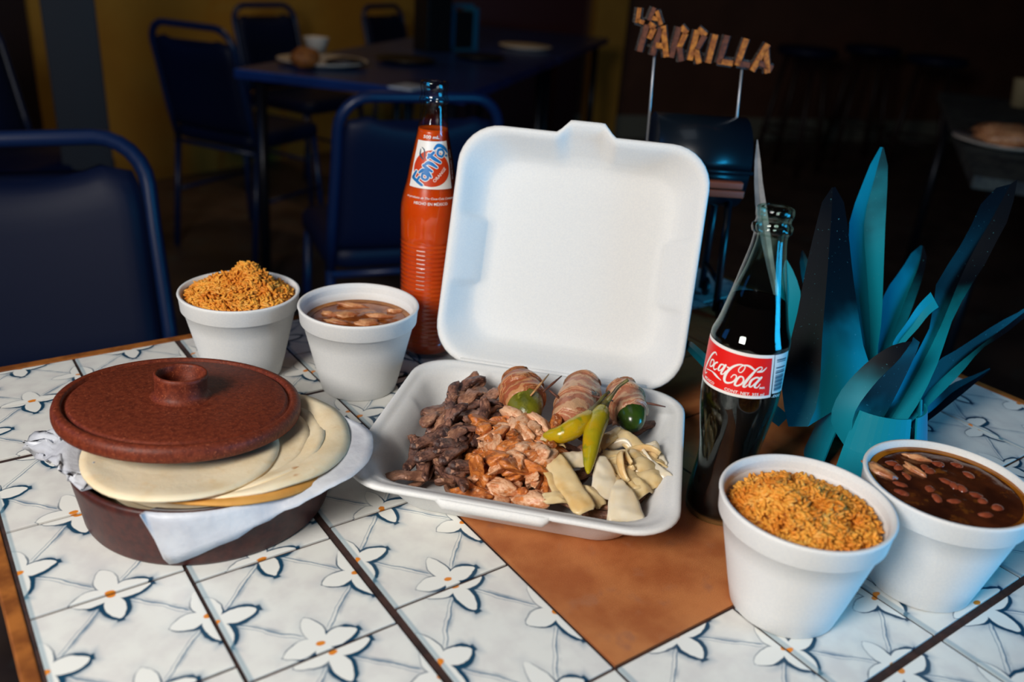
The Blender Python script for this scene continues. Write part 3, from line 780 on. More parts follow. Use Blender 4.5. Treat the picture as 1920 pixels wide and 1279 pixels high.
for k, (px, py, hz, L_, wd, cu, ta, yw, pt, ro, mm) in enumerate(onions):
    o = mk('onion_slice', onion_mesh(L_, wd, cu, ta, k+1, lift=0.004), mm)
    o.location = at(px, py, T+hz); o.rotation_euler = (ro, pt, yw)
    tag(o, 'soft golden slice of grilled onion in the foam container' if mm == 'onion' else 'pale whitish petal of grilled onion in the foam container', 'onion', 'golden onion slices' if mm == 'onion' else 'white onion petals')

for k in range(5):
    px, py = 1165+85*((k*0.618) % 1), 828+78*((k*0.377+0.2) % 1)
    r_ = 0.011+0.008*((k*0.71) % 1); a0, a1 = 0.3*k, 0.3*k+2.0+1.2*((k*0.53) % 1)
    P = [Vector((r_*math.cos(a0+(a1-a0)*q/14), r_*1.25*math.sin(a0+(a1-a0)*q/14), 0.003*math.sin(q*0.5+k))) for q in range(15)]
    o = mk('onion_strand', tube(P, [0.0010+0.0010*math.sin(PI*(q+0.5)/15) for q in range(15)], 10, sq=2.0), 'onion' if k % 3 else 'onion_white')
    o.location = at(px, py, T+0.038); o.rotation_euler = (0.25*math.sin(k*2.1), 0.25*math.cos(k*1.3), 0)
    tag(o, 'thin curved strand of grilled onion tangled by the container side', 'onion', 'onion strands')

def wrapped_pepper(px, py, hz, tip_px, tip_py, tip_h, L_, r, label, pm, bmx, stem, picks, cover=0.83):
    tip = at(tip_px, tip_py, T+tip_h); c = at(px, py, T+hz); d = (tip-c).normalized()
    t = thing('wrapped_pepper', label, 'stuffed pepper', c, 0, 'bacon wrapped peppers')
    q = Vector((1, 0, 0)).rotation_difference(d).to_matrix().to_4x4()
    rings = []
    for i in range(20):
        s = i/19; k = (max(0.0, 1-abs(2*s-1)**2.6))**0.5*(1-0.10*s)+0.03
        x = -L_/2+s*L_*1.12
        rings.append([(x, r*0.86*k*math.cos(2*PI*j/20)*(1+0.05*noise.noise(Vector((s*4, j*0.6, px)))), r*0.86*k*math.sin(2*PI*j/20)) for j in range(20)])
    mk('pepper', xf(loft(rings), q), pm, t)
    # bacon rasher wound round the pepper as overlapping ridged turns
    rings = []; nn = 60; turns = 2.3; band = []
    for i in range(nn):
        s = i/(nn-1); x = -L_*0.50+s*L_*cover
        k = (max(0.0, 1-abs(2*(0.03+s*0.86)-1)**3.0))**0.5
        ring = []
        for j in range(28):
            a = 2*PI*j/28; ph = (s*turns - a/(2*PI) + 0.35*noise.noise(Vector((s*4, math.cos(a), math.sin(a)+px*0.1)))) % 1.0
            ridge = 0.13*(ph**1.6) + 0.05*noise.noise(Vector((s*7, math.cos(a)*1.5, math.sin(a)*1.5+px)))
            rr = r*(0.92*k+ridge*min(1, k*2)+0.03)
            ring.append((x, rr*math.cos(a), rr*math.sin(a))); band.append(ph)
        rings.append(ring)
    bo = mk('bacon', xf(loft(rings), q), bmx, t)
    at_ = bo.data.attributes.new('band', 'FLOAT', 'POINT'); at_.data.foreach_set('value', band)
    if stem:
        P = [Vector((L_*0.50, 0, 0)), Vector((L_*0.60, 0.002, -0.001)), Vector((L_*0.72, 0.004, -0.004))]
        mk('stem', xf(tube(catmull(P, 4), [0.0042]*3+[0.0034]*3+[0.0028]*3, 10), q), 'chile_stem', t)
    for a_, b_, mm in picks:
        mk('toothpick', tube([a_-c, a_.lerp(b_, 0.5)-c, b_-c], [0.0007, 0.0011, 0.0005], 8), mm, t)
    return t
H = T
wrapped_pepper(980, 744, 0.047, 992, 794, 0.043, 0.058, 0.0190, 'bacon wrapped pepper with olive green end and stem facing out', 'jalapeno', 'bacon', True,
    [(at(995, 742, H+0.060), at(1029, 702, H+0.066), 'toothpick'), (at(1018, 735, H+0.056), at(1053, 705, H+0.060), 'toothpick_dark'), (at(1030, 732, H+0.058), at(1052, 750, H+0.052), 'toothpick_dark')], cover=0.74)
wrapped_pepper(1086, 746, 0.046, 1062, 800, 0.040, 0.060, 0.0175, 'bacon wrapped pepper lying in the middle behind the yellow chiles', 'jalapeno', 'bacon_pale', False,
    [(at(1110, 742, H+0.056), at(1150, 752, H+0.054), 'toothpick_dark')], cover=1.13)
wrapped_pepper(1176, 758, 0.042, 1192, 806, 0.037, 0.054, 0.0165, 'bacon wrapped pepper with dark green tip next to the container side', 'jalapeno_dark', 'bacon_pale', False,
    [(at(1195, 752, H+0.050), at(1248, 763, H+0.050), 'toothpick_dark')])
def chile(pts, rads, stem, label):
    c = pts[0]
    t = thing('yellow_chile', label, 'chile', c, 0, 'yellow chiles')
    P = catmull([p-c for p in pts], 6); Rr = [float(q) for q in np.interp(np.linspace(0, 1, len(P)), np.linspace(0, 1, len(rads)), rads)]
    vf = tube(P, Rr, 18); vf = ([(Vector(v)*(1)+Vector((0, 0, 0.0006*noise.noise(Vector(v)*220))))[:] for v in vf[0]], vf[1])
    mk('pod', vf, 'chile', t)
    Q = catmull([p-c for p in stem], 5)
    mk('stem', tube(Q, [float(q) for q in np.interp(np.linspace(0, 1, len(Q)), [0, 0.25, 0.5, 1], [0.0052, 0.0030, 0.0016, 0.0014])], 10), 'chile_stem', t)
chile([at(1019, 815, H+0.046), at(1030, 817, H+0.047), at(1052, 815, H+0.050), at(1075, 804, H+0.054), at(1094, 790, H+0.057), at(1106, 778, H+0.058)], [0.0012, 0.0048, 0.0072, 0.0082, 0.0072, 0.0045],
      [at(1104, 780, H+0.058), at(1118, 762, H+0.060), at(1130, 745, H+0.064), at(1142, 735, H+0.066)], 'glossy yellow green chile lying crosswise on the grilled onions')
chile([at(1103, 888, H+0.042), at(1104, 870, H+0.045), at(1107, 845, H+0.049), at(1112, 815, H+0.053), at(1122, 786, H+0.056), at(1130, 768, H+0.058)], [0.0010, 0.0042, 0.0062, 0.0078, 0.0086, 0.0055],
      [at(1129, 770, H+0.058), at(1137, 754, H+0.060), at(1150, 738, H+0.068), at(1160, 725, H+0.074), at(1178, 712, H+0.080)], 'curved yellow chile with a long dark stem pointing up')

# ------------------------------------------------------------------ tortilla holder
KC = Vector((0.3982*S, 1.4683*S, T)); RB, RT, HB = 0.0876, 0.0937, 0.0472
hold = thing('tortilla_holder', 'dark brown round tortilla holder lined with paper under its tilted lid', 'dish', KC)
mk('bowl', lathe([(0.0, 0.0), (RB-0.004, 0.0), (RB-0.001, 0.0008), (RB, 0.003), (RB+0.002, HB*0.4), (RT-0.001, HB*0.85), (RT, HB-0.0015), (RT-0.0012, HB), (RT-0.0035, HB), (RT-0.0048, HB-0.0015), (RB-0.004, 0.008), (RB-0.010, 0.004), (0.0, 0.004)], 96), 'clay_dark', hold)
LC = Vector((0.4*0.957*S*0.998, 1.6253*0.957*S, T + (1-0.8711*0.957)*S + 0.0035))
lidt = thing('dish_cover', 'reddish brown round lid with a ring handle resting askew on tortillas', 'lid', LC)
ln = Vector((0.0888, 0.0531, 1)).normalized()
lidt.rotation_mode = 'QUATERNION'; lidt.rotation_quaternion = Vector((0, 0, 1)).rotation_difference(ln)
LR = 0.0880
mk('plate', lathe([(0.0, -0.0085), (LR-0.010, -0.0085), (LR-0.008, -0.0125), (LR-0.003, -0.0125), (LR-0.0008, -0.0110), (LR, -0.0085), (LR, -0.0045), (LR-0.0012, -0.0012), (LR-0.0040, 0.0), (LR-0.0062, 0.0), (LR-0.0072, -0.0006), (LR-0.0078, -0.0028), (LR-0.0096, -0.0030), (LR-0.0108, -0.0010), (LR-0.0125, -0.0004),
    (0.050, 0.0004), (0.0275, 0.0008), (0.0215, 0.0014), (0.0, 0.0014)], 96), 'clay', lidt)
mk('handle', lathe([(0.0150, 0.0005), (0.0162, 0.0030), (0.0166, 0.0180), (0.0172, 0.0196), (0.0184, 0.0200), (0.0193, 0.0190), (0.0193, 0.0165), (0.0188, 0.0140), (0.0186, 0.0055), (0.0200, 0.0022), (0.0232, 0.0009)], 64), 'clay', lidt)
def tortilla_mesh(r, seed, curl_dir, curl, wob, th=0.0026, fold=None):
    nr, na = 12, 56; top, bot = [], []
    def z(x, y):
        s = x*math.cos(curl_dir)+y*math.sin(curl_dir)
        zz = wob*noise.noise(Vector((x*22, y*22, seed*3.3)))
        if curl: 
            q = max(0.0, s-0.02); zz += curl*q*q/(r*r)
        return zz
    V = [(0, 0, z(0, 0)+th/2)]; 
    for i in range(1, nr+1):
        for k in range(na):
            a = 2*PI*k/na; rr = r*i/nr*(1+0.02*noise.noise(Vector((math.cos(a)*2, math.sin(a)*2, seed)))); x, y = rr*math.cos(a), rr*math.sin(a)
            e = 0.0 if i < nr else -0.0008
            V.append((x, y, z(x, y)+th/2+e))
    F = [(0, 1+k, 1+(k+1) % na) for k in range(na)]
    for i in range(nr-1):
        for k in range(na): F.append((1+i*na+k, 1+(i+1)*na+k, 1+(i+1)*na+(k+1) % na, 1+i*na+(k+1) % na))
    n0 = len(V); V2 = [(x, y, zz-th*(0.7 if i >= n0-na else 1.0)) for i, (x, y, zz) in enumerate(V)]
    F2 = [tuple(q+n0 for q in f[::-1]) for f in F]
    o = 1+(nr-1)*na
    F3 = [(o+k, n0+o+k, n0+o+(k+1) % na, o+(k+1) % na) for k in range(na)]
    return V+V2, F+F2+F3
def tortilla(x, y, z, r, seed, zr, wob, label, m='tortilla', grp=None):
    V, F = tortilla_mesh(r, seed, 0, 0, wob)
    if zr:                                 # outer parts climb over the rim of the bowl
        W_ = []
        for a, b, c in V:
            d = math.hypot(x+a-KC.x, y+b-KC.y); k = max(0.0, min(1.0, (d-0.066)/0.026)); k = k*k*(3-2*k)
            over = max(0.0, d-0.098)
            W_.append((a, b, c+(zr-z)*k-over*0.25))
        V = W_
    o = mk('tortilla', (V, F), m); o.location = (x, y, T+z)
    return tag(o, label, 'tortilla', grp)
for k in range(8):
    tortilla(KC.x+rng.uniform(-0.003, 0.003), KC.y+rng.uniform(-0.003, 0.003), 0.0065+k*0.0040, 0.072, k, 0, 0.0006, 'flour tortilla in the stack down inside the brown holder', grp='stacked tortillas')
tortilla(0.1720, 0.5470, 0.0415, 0.0735, 12, 0.0500, 0.0020, 'yellowish tortilla peeking out along the paper beside the others', 'corn_tortilla')
tortilla(0.1800, 0.5520, 0.0440, 0.0735, 13, 0.0530, 0.0028, 'cream tortilla curling up its outer edge over the paper', 'tortilla')
tortilla(0.1700, 0.5580, 0.0462, 0.0670, 14, 0.0540, 0.0030, 'pale tortilla in the middle of the fanned stack', 'tortilla')
tortilla(0.1640, 0.5660, 0.0480, 0.0640, 15, 0.0550, 0.0030, 'small pale tortilla just under the brown cover', 'tortilla')
tortilla(0.1345, 0.5580, 0.0510, 0.0665, 16, 0.0535, 0.0022, 'large pale tortilla with brown spots hanging over the holder rim', 'tortilla')
# waxed paper liner
def paper_flap():
    outer = [(262, 966, 0.049), (290, 1012, 0.026), (318, 1058, 0.004), (372, 1040, 0.013), (430, 1015, 0.023), (476, 990, 0.031), (520, 966, 0.037), (560, 948, 0.042), (600, 926, 0.046), (640, 906, 0.049), (662, 893, 0.050), (690, 866, 0.051), (700, 835, 0.051), (690, 803, 0.052), (645, 780, 0.054)]
    O = catmull([at(px, py, T+z) for px, py, z in outer], 3)
    n = len(O); rows = []
    for s in range(9):
        t = s/8; row = []
        for i, p in enumerate(O):
            a = math.atan2(p.y-KC.y, p.x-KC.x)
            q = KC + Vector((math.cos(a)*0.078, math.sin(a)*0.078, 0.0405))
            rim = KC + Vector((math.cos(a)*(RT+0.0012), math.sin(a)*(RT+0.0012), HB+0.0012))
            if t < 0.4: r_ = q.lerp(rim, t/0.4)
            else:
                u_ = (t-0.4)/0.6; r_ = rim.lerp(p, u_)
                d = Vector((r_.x-KC.x, r_.y-KC.y, 0)); lim = RB + (RT-RB)*max(0, (r_.z-T)/HB)+0.0016
                if d.length < lim and r_.z < T+HB: r_ += d.normalized()*(lim-d.length)
                r_ += Vector((0, 0, 0.0016*noise.noise(Vector((i*0.5, u_*3, 2.2)))*u_))
            row.append(tuple(r_-KC))
        rows.append(row)
    V = [p for r_ in rows for p in r_]; F = []
    for s in range(8):
        for i in range(n-1): F.append((s*n+i, s*n+i+1, (s+1)*n+i+1, (s+1)*n+i))
    return V, F
def paper_crumple():
    outer = [(186, 872, 0.050), (150, 885, 0.046), (135, 905, 0.044), (110, 868, 0.036), (75, 868, 0.026), (55, 850, 0.020), (40, 838, 0.018), (60, 824, 0.024), (85, 815, 0.034), (110, 830, 0.044)]
    O = catmull([at(px, py, T+z) for px, py, z in outer], 4); n = len(O); rows = []
    for s in range(11):
        t = s/10; row = []
        for i, p in enumerate(O):
            a = math.radians(198 - 60*i/(n-1))
            q = KC + Vector((math.cos(a)*0.082, math.sin(a)*0.082, 0.046))
            rim = KC + Vector((math.cos(a)*(RT+0.001), math.sin(a)*(RT+0.001), HB+0.0015))
            r_ = q.lerp(rim, t/0.3) if t < 0.3 else rim.lerp(p, (t-0.3)/0.7)
            if t > 0.5:
                k = (t-0.5)/0.5
                r_ += Vector((noise.noise(Vector((i*0.45, t*4, 1))), noise.noise(Vector((i*0.45, t*4, 7))), 1.2*noise.noise(Vector((i*0.4, t*5, 13)))+0.35))*0.009*math.sin(min(1, k*1.2)*PI*0.8)
            row.append(tuple(r_-KC))
        rows.append(row)
    V = [p for r_ in rows for p in r_]; F = []
    for s in range(10):
        for i in range(n-1): F.append((s*n+i, s*n+i+1, (s+1)*n+i+1, (s+1)*n+i))
    return V, F
pt = thing('paper_liner', 'sheet of white waxed paper sticking out of the brown tortilla holder', 'paper', KC)
for nm, vf in (('hanging_flap', paper_flap()), ('crumpled_corner', paper_crumple())):
    o = mk(nm, vf, 'paper', pt); md = o.modifiers.new('thickness', 'SOLIDIFY'); md.thickness = 0.0004; md.offset = 0

# ------------------------------------------------------------------ bottles
def smooth_profile(P, sub=4): return [(p.x, p.y) for p in catmull([(a, b, 0) for a, b in P], sub)]
def radius_at(P, z): 
    zs = [b for a, b in P]; return float(np.interp(z, zs, [a for a, b in P]))
class Print:
    """flat artwork in (degrees, mm) wrapped on a bottle"""
    def __init__(s, prof, face): s.prof, s.face = prof, face
    def pt(s, deg, zmm, off):
        z = zmm/1000; r = radius_at(s.prof, z)+off; a = s.face+math.radians(deg)
        return (r*math.cos(a), r*math.sin(a), z)
    def patch(s, edge_l, edge_r, off, nu=40, nv_=14):
        # edge_l / edge_r : functions of t (0 bottom .. 1 top) -> (deg, zmm)
        V, F = [], []
        for j in range(nv_+1):
            t = j/nv_; a, b = edge_l(t), edge_r(t)
            for i in range(nu+1):
                k = i/nu; V.append(s.pt(a[0]+(b[0]-a[0])*k, a[1]+(b[1]-a[1])*k, off))
        for j in range(nv_):
            for i in range(nu): F.append((j*(nu+1)+i, j*(nu+1)+i+1, (j+1)*(nu+1)+i+1, (j+1)*(nu+1)+i))
        return V, F
    def stroke(s, pts, wd, off, mmdeg, sub=5, closed=False):
        # wd in mm (number or list), mmdeg = mm per degree
        P = catmull([(d*mmdeg, z, 0) for d, z in pts], sub) if len(pts) > 2 else [Vector((d*mmdeg, z, 0)) for d, z in pts]
        if len(pts) == 2: P = [P[0].lerp(P[1], k/5) for k in range(6)]
        n = len(P); Wd = np.interp(np.linspace(0, 1, n), np.linspace(0, 1, len(wd)), wd) if hasattr(wd, '__len__') else [wd]*n
        V, F = [], []
        def add(p): V.append(s.pt(p.x/mmdeg, p.y, off)); return len(V)-1
        prev = None
        for i, p in enumerate(P):
            t = (P[min(i+1, n-1)]-P[max(i-1, 0)]); t = t.normalized() if t.length > 1e-6 else Vector((1, 0, 0)); nn = Vector((-t.y, t.x, 0))
            a, b = add(p+nn*Wd[i]/2), add(p-nn*Wd[i]/2)
            if prev: F.append((prev[0], prev[1], b, a))
            prev = (a, b)
        for p, w_ in ((P[0], Wd[0]), (P[-1], Wd[-1])):
            c = add(p); ring = [add(p+Vector((math.cos(2*PI*k/10), math.sin(2*PI*k/10), 0))*w_/2) for k in range(10)]
            for k in range(10): F.append((c, ring[k], ring[(k+1) % 10]))
        return V, F
    def disc(s, deg, zmm, rx, rz, off, mmdeg, clip=None):
        V, F = [s.pt(deg, zmm, off)], []; nr, na = 10, 48
        for i in range(1, nr+1):
            for k in range(na):
                a = 2*PI*k/na; d = deg+rx*i/nr*math.cos(a); z = zmm+rz*i/nr*math.sin(a)
                if clip: d, z = clip(d, z)
                V.append(s.pt(d, z, off))
        for k in range(na): F.append((0, 1+k, 1+(k+1) % na))
        for i in range(nr-1):
            for k in range(na): F.append((1+i*na+k, 1+(i+1)*na+k, 1+(i+1)*na+(k+1) % na, 1+i*na+(k+1) % na))
        return V, F
    def text(s, body, deg0, deg1, zmm, hmm, off, mmdeg, slope=0.0, bold=0.0, shear=0.0, zend=None):
        cu = bpy.data.curves.new('t', 'FONT'); cu.body = body; cu.size = 1.0; cu.offset = bold; cu.shear = shear; cu.resolution_u = 2
        ob = bpy.data.objects.new('t', cu); col.objects.link(ob)
        dg = bpy.context.evaluated_depsgraph_get(); me = bpy.data.meshes.new_from_object(ob.evaluated_get(dg))
        V = np.array([v.co[:] for v in me.vertices]); F = [tuple(p.vertices) for p in me.polygons]
        bpy.data.objects.remove(ob); bpy.data.curves.remove(cu); bpy.data.meshes.remove(me)
        x0, x1 = V[:, 0].min(), V[:, 0].max(); H_ = 0.73
        W_mm = (deg1-deg0)*mmdeg; zend_ = zmm if zend is None else zend
        dz = zend_-zmm; L_ = math.hypot(W_mm, dz); ca, sa = W_mm/L_, dz/L_
        out = []
        for x, y, _ in V:
            a = (x-x0)/(x1-x0)*L_; b = y/H_*hmm
            out.append(s.pt(deg0+(a*ca-b*sa)/mmdeg, zmm+a*sa+b*ca, off))
        return out, F

def bottle(name, label, loc, outer, inner, liquid_top, gm, lm):
    inner = [(r+0.0022 if z < liquid_top+0.002 else r+0.0022*max(0.0, (liquid_top+0.022-z)/0.020), z) for r, z in inner]
    t = thing(name, label, 'bottle', loc)
    mk('glass', lathe([(0.0, 0.0)] + outer + inner[::-1] + [(0.0, inner[0][1])], 64), gm, t)
    liq = [(r-0.0001, z) for r, z in inner if z < liquid_top]
    rtop = radius_at(inner, liquid_top)-0.0001
    mk('soda', lathe([(0.0, liq[0][1])] + liq + [(rtop, liquid_top), (rtop*0.9, liquid_top-0.0006), (0.0, liquid_top-0.0006)], 64), lm, t)
    return t
# orange soda
FO = smooth_profile([(0.0250, 0.0), (0.0270, 0.0018), (0.0280, 0.008), (0.0282, 0.03), (0.0288, 0.073), (0.0293, 0.111), (0.0299, 0.138), (0.0302, 0.149), (0.0297, 0.158), (0.0285, 0.165), (0.0262, 0.1746), (0.0243, 0.1825), (0.0213, 0.1999), (0.0178, 0.2169), (0.0152, 0.2300), (0.0136, 0.2420), (0.0128, 0.2520), (0.0128, 0.2560), (0.0139, 0.2575), (0.0140, 0.2605), (0.0127, 0.2625), (0.0124, 0.2680), (0.0130, 0.2695), (0.0131, 0.2740), (0.0125, 0.2760), (0.0108, 0.2763)], 3)
def ribbed(P):
    out = []
    zz = [z for r, z in P]
    for z in sorted(set(zz + list(np.arange(0.014, 0.126, 0.00115)))):
        r = radius_at(P, z)
        if 0.014 < z < 0.126: r += 0.00035*math.sin((z-0.014)/0.0046*2*PI)
        out.append((r, float(z)))
    return out
FO = [(max(r, 0.001), z) for r, z in FO]; FO = ribbed(sorted(FO, key=lambda q: q[1]))
FI = [(r-0.0028, z) for r, z in FO if z > 0.005]
FI[0] = (FI[0][0], 0.006)
fx, fy = 1.1095*S, 1.8633*S
fb = bottle('orange_soda_bottle', 'tall glass bottle of orange soda with a square white label', (fx, fy, T), FO, FI, 0.2330, 'clear_glass', 'orange_soda')
fp = Print([(r, z) for r, z in FO], math.atan2(-fy, -fx)); FM = 0.384
lab = mk('front_label', fp.patch(lambda t: (-56+1.5*t, 179.4+43.6*t), lambda t: (51, 179.2+44.2*t), 0.0002, 40, 24), 'ink_white', fb)
def clipf(d, z): return (max(-53.0, min(49.0, d)), max(181.5, min(222.0, z)))
mk('label_disc', fp.disc(-1.5, 198.3, 49, 16.8, 0.00035, FM, clipf), 'ink_orange', lab)
FA = [([(-21.3, 182.5), (-34, 185.3), (-47.0, 188.2)], [2.4, 2.8, 3.0]), ([(-47.0, 188.2), (-44, 191.4), (-40.0, 194.4)], [3.0, 2.6, 2.2]), ([(-34.6, 186.3), (-29.3, 189.8)], 2.2),
      ([(-23.0, 189.6), (-21.9, 193.2), (-13.7, 193.1), (-8.3, 190.2), (-14.3, 187.8), (-22.0, 189.0)], 2.2), ([(-30.7, 193.8), (-21.4, 196.5), (-10.7, 195.1), (-1.2, 190.7)], [2.2, 3.4, 3.4, 1.6]),
      ([(-21.7, 200.8), (-11, 198.4), (-0.1, 196.0)], [2.6, 3.0, 2.0]), ([(-17.4, 201.9), (-9.7, 203.7), (0.1, 202.7), (12.4, 199.8)], [2.4, 3.4, 3.2, 1.8]),
      ([(-9.4, 211.0), (6, 207.6), (21.9, 204.3)], [3.2, 3.4, 2.0]), ([(4.0, 213.3), (-11.6, 208.2)], 2.6),
      ([(14.9, 211.9), (17.3, 215.5), (28.4, 216.0), (34.6, 212.9), (26.9, 209.7), (16.8, 211.0)], 2.2), ([(5.8, 216.7), (15.5, 219.7), (29.2, 219.0), (39.8, 216.4), (47.7, 212.8)], [2.2, 3.2, 3.4, 3.2, 1.6]), ([(40.0, 210.2), (42, 210.2)], 2.2)]
fl = [fp.stroke(p, (np.array(w_)+1.5).tolist() if hasattr(w_, '__len__') else w_+1.5, 0.0005, FM) for p, w_ in FA]
mk('logo_outline', join(*fl), 'ink_white', lab)
mk('logo_lettering', join(*[fp.stroke(p, w_, 0.00065, FM) for p, w_ in FA]), 'ink_blue', lab)
mk('logo_leaf', join(fp.stroke([(-36.0, 215.4), (-35.1, 209.9), (-23.6, 206.2)], [0.6, 2.0, 0.8], 0.00066, FM), fp.stroke([(-33.3, 217.1), (-23.9, 214.7), (-20.7, 207.5)], [0.4, 1.4, 0.8], 0.00066, FM)), 'ink_navy', lab)
mk('flavour_lettering', fp.text('ORANGE', 7.5, 37.5, 185.6, 3.0, 0.0006, FM, bold=0.012, zend=198.0), 'ink_white', lab)
mk('volume_lettering', fp.text('500 mL', -33, 23, 225.6, 2.9, 0.0003, 0.29, bold=0.02), 'ink_white', fb)
mk('origin_lettering', fp.text('HECHO EN MÉXICO', -34, 34, 164.4, 2.7, 0.0003, 0.48, bold=0.015), 'ink_white', fb)
mk('script_lettering', fp.text('un producto de The Coca-Cola Company', -55, 55, 169.8, 2.0, 0.0003, 0.46, bold=0.012, shear=0.35), 'ink_white', fb)
mk('side_lettering', fp.text('CONT. NETO 500 mL', 57.5, 57.0001, 215.0, 2.0, 0.0003, 0.384, bold=0.01, zend=187.0), 'ink_white', fb)
mk('rib_glints', join(*[fp.stroke([(-24, z), (-8, z-0.2)], 0.55, 0.0004, 0.5) for z in np.linspace(78, 118, 10)]), 'ink_white', fb)  # white dashes painted over the ribs as their glints
# cola
CO = smooth_profile([(0.0225, 0.0), (0.0246, 0.0015), (0.0254, 0.006), (0.0252, 0.018), (0.0236, 0.032), (0.0222, 0.046), (0.0228, 0.060), (0.0252, 0.076), (0.0276, 0.092), (0.0285, 0.102), (0.0286, 0.111), (0.0285, 0.130), (0.0283, 0.148), (0.0279, 0.152), (0.0262, 0.1565), (0.0241, 0.163), (0.0195, 0.1826), (0.0154, 0.2022), (0.0124, 0.2170), (0.0117, 0.2240), (0.0119, 0.2270), (0.0137, 0.2290), (0.0139, 0.2325), (0.0122, 0.2345), (0.0120, 0.2380), (0.0128, 0.2395), (0.0129, 0.2435), (0.0122, 0.2452), (0.0106, 0.2455)], 3)
CO = sorted(CO, key=lambda q: q[1]); CI = [(r-0.0028, z) for r, z in CO if z > 0.005]; CI[0] = (CI[0][0], 0.006)
cx, cy = 1.249*S, 0.928*S
cb = bottle('cola_bottle', 'curved greenish glass bottle of dark cola with a red and white label', (cx, cy, T), CO, CI, 0.178, 'green_glass', 'cola')
cp = Print(CO, math.atan2(-cy, -cx)); CM = 0.0285*PI/180*1000
lab = mk('front_label', cp.patch(lambda t: (-112, 112.2+36.0*t), lambda t: (47-8.0*t+1.0, 114.0+33.8*t), 0.0002, 80, 14), 'ink_white', cb)
mk('label_field', cp.patch(lambda t: (-109, 114.6+31.2*t), lambda t: (44.0-7.2*t, 116.2+29.2*t), 0.00035, 80, 14), 'ink_red', lab)
bp = mk('barcode_panel', cp.patch(lambda t: (49.5-8.5*t, 116.6+31.0*t), lambda t: (80-8*t, 114.6+33*t), 0.0002, 20, 10), 'ink_white', cb)
bars = []
for k, (z, hh) in enumerate([(143.4, 0.9), (141.9, 0.6), (137.2, 0.9), (134.6, 0.6), (133.2, 1.0)] + [(131.2-i*1.05, 0.35+0.25*((i*7) % 3)) for i in range(13)]):
    t = (z-115)/33; bars.append(cp.stroke([(53-7.5*t, z), (63-7*t, z-0.2), (73-7.5*t, z-0.6)], hh, 0.0004, CM, 3))
mk('barcode', join(*bars), 'ink_navy', bp)
CL = [([(-45.4, 139.0), (-49, 140.2), (-55, 137.6), (-61, 132.4), (-66, 126.4), (-68.5, 121.8), (-65, 119.8), (-61, 121.4)], [0.7, 1.0, 1.5, 1.8, 1.8, 1.5, 1.0, 0.7]),
      ([(-56.0, 129.7), (-53.9, 133.1), (-48.9, 133.8), (-48.1, 131.1), (-51.8, 128.4), (-55.7, 127.9), (-56.0, 129.7)], 1.1),
      ([(-41.1, 134.1), (-45.3, 132.3), (-47.0, 129.1), (-44.2, 127.6), (-40.0, 129.3)], [1.1, 1.2, 1.4, 1.0, 0.6]),
      ([(-29.3, 134.5), (-34.2, 133.8), (-37.1, 130.4), (-37.0, 128.9), (-34.3, 129.1), (-30.2, 131.8), (-28.8, 134.4)], [1.0, 1.2, 1.5, 1.2, 0.8, 0.8, 0.8]),
      ([(-26.5, 134.9), (-31.0, 128.9), (-31.3, 127.0), (-27.6, 127.9), (-24.8, 130.6)], [1.5, 1.5, 1.2, 0.8, 0.6]),
      ([(-23.3, 133.9), (-19.6, 133.8)], 1.1),
      ([(-63.8, 123.6), (-49.8, 125.1), (-41.5, 124.4), (-37.5, 123.6), (-29.6, 122.4)], [0.7, 0.8, 1.9, 1.7, 0.4]),
      ([(-15.8, 127.1), (-12.8, 129.7), (-9.0, 129.8), (-8.7, 127.5), (-11.8, 124.5), (-16.4, 122.8), (-21.7, 122.3), (-24.7, 124.1), (-24.0, 128.4), (-20.1, 132.8), (-13.6, 136.6), (-6.0, 138.7), (-0.1, 138.2), (0.5, 136.5), (-1.8, 133.7), (-4.7, 132.7), (-7.0, 133.5), (-6.6, 135.8), (-2.6, 138.3), (2.9, 139.0), (7.9, 138.3), (13.9, 136.3)],
       [0.6, 0.8, 0.8, 0.9, 1.1, 1.3, 1.6, 2.0, 2.1, 1.9, 1.5, 1.1, 0.8, 0.7, 0.7, 0.7, 0.7, 0.7, 0.9, 1.3, 1.6, 1.0]),
      ([(-8.6, 122.4), (-8.0, 125.5), (-4.3, 129.3), (0.1, 129.6), (2.1, 127.2), (-0.1, 124.2), (-5.1, 122.2), (-8.6, 122.4)], [1.4, 1.7, 1.3, 1.1, 1.1, 1.2, 1.2, 1.3]),
      ([(8.6, 124.4), (6.2, 122.6), (3.4, 122.7), (4.9, 126.1), (10.9, 132.1), (17.2, 137.3), (21.6, 138.9), (24.1, 138.1), (22.7, 136.2), (18.0, 135.0), (25.4, 135.6), (30.5, 138.6)], [0.6, 0.9, 1.5, 2.0, 1.9, 1.2, 0.8, 0.7, 0.7, 0.8, 1.3, 0.5]),
      ([(23.2, 130.3), (18.0, 130.6), (12.4, 128.1), (10.9, 124.3), (13.4, 123.1), (18.1, 126.0), (23.7, 130.2)], [1.2, 1.3, 1.6, 1.5, 1.0, 0.9, 0.9]),
      ([(25.6, 130.8), (19.7, 126.1), (18.7, 123.3), (22.6, 122.9), (25.9, 125.7)], [1.7, 1.7, 1.4, 0.9, 0.5])]
mk('script_logo', join(*[cp.stroke(p, w_, 0.0005, CM) for p, w_ in CL]), 'ink_white', lab)
mk('volume_lettering', cp.text('CONT. NET. 355 ml', -22, 35, 116.2, 2.3, 0.0005, CM, bold=0.02), 'ink_white', lab)
mk('mark_lettering', cp.text('MR', 26, 34.5, 121.8, 1.7, 0.0005, CM, bold=0.02), 'ink_white', lab)
mk('origin_lettering', cp.text('MEXICO', -64, -40, 116.2, 2.2, 0.0005, CM, bold=0.02), 'ink_white', lab)
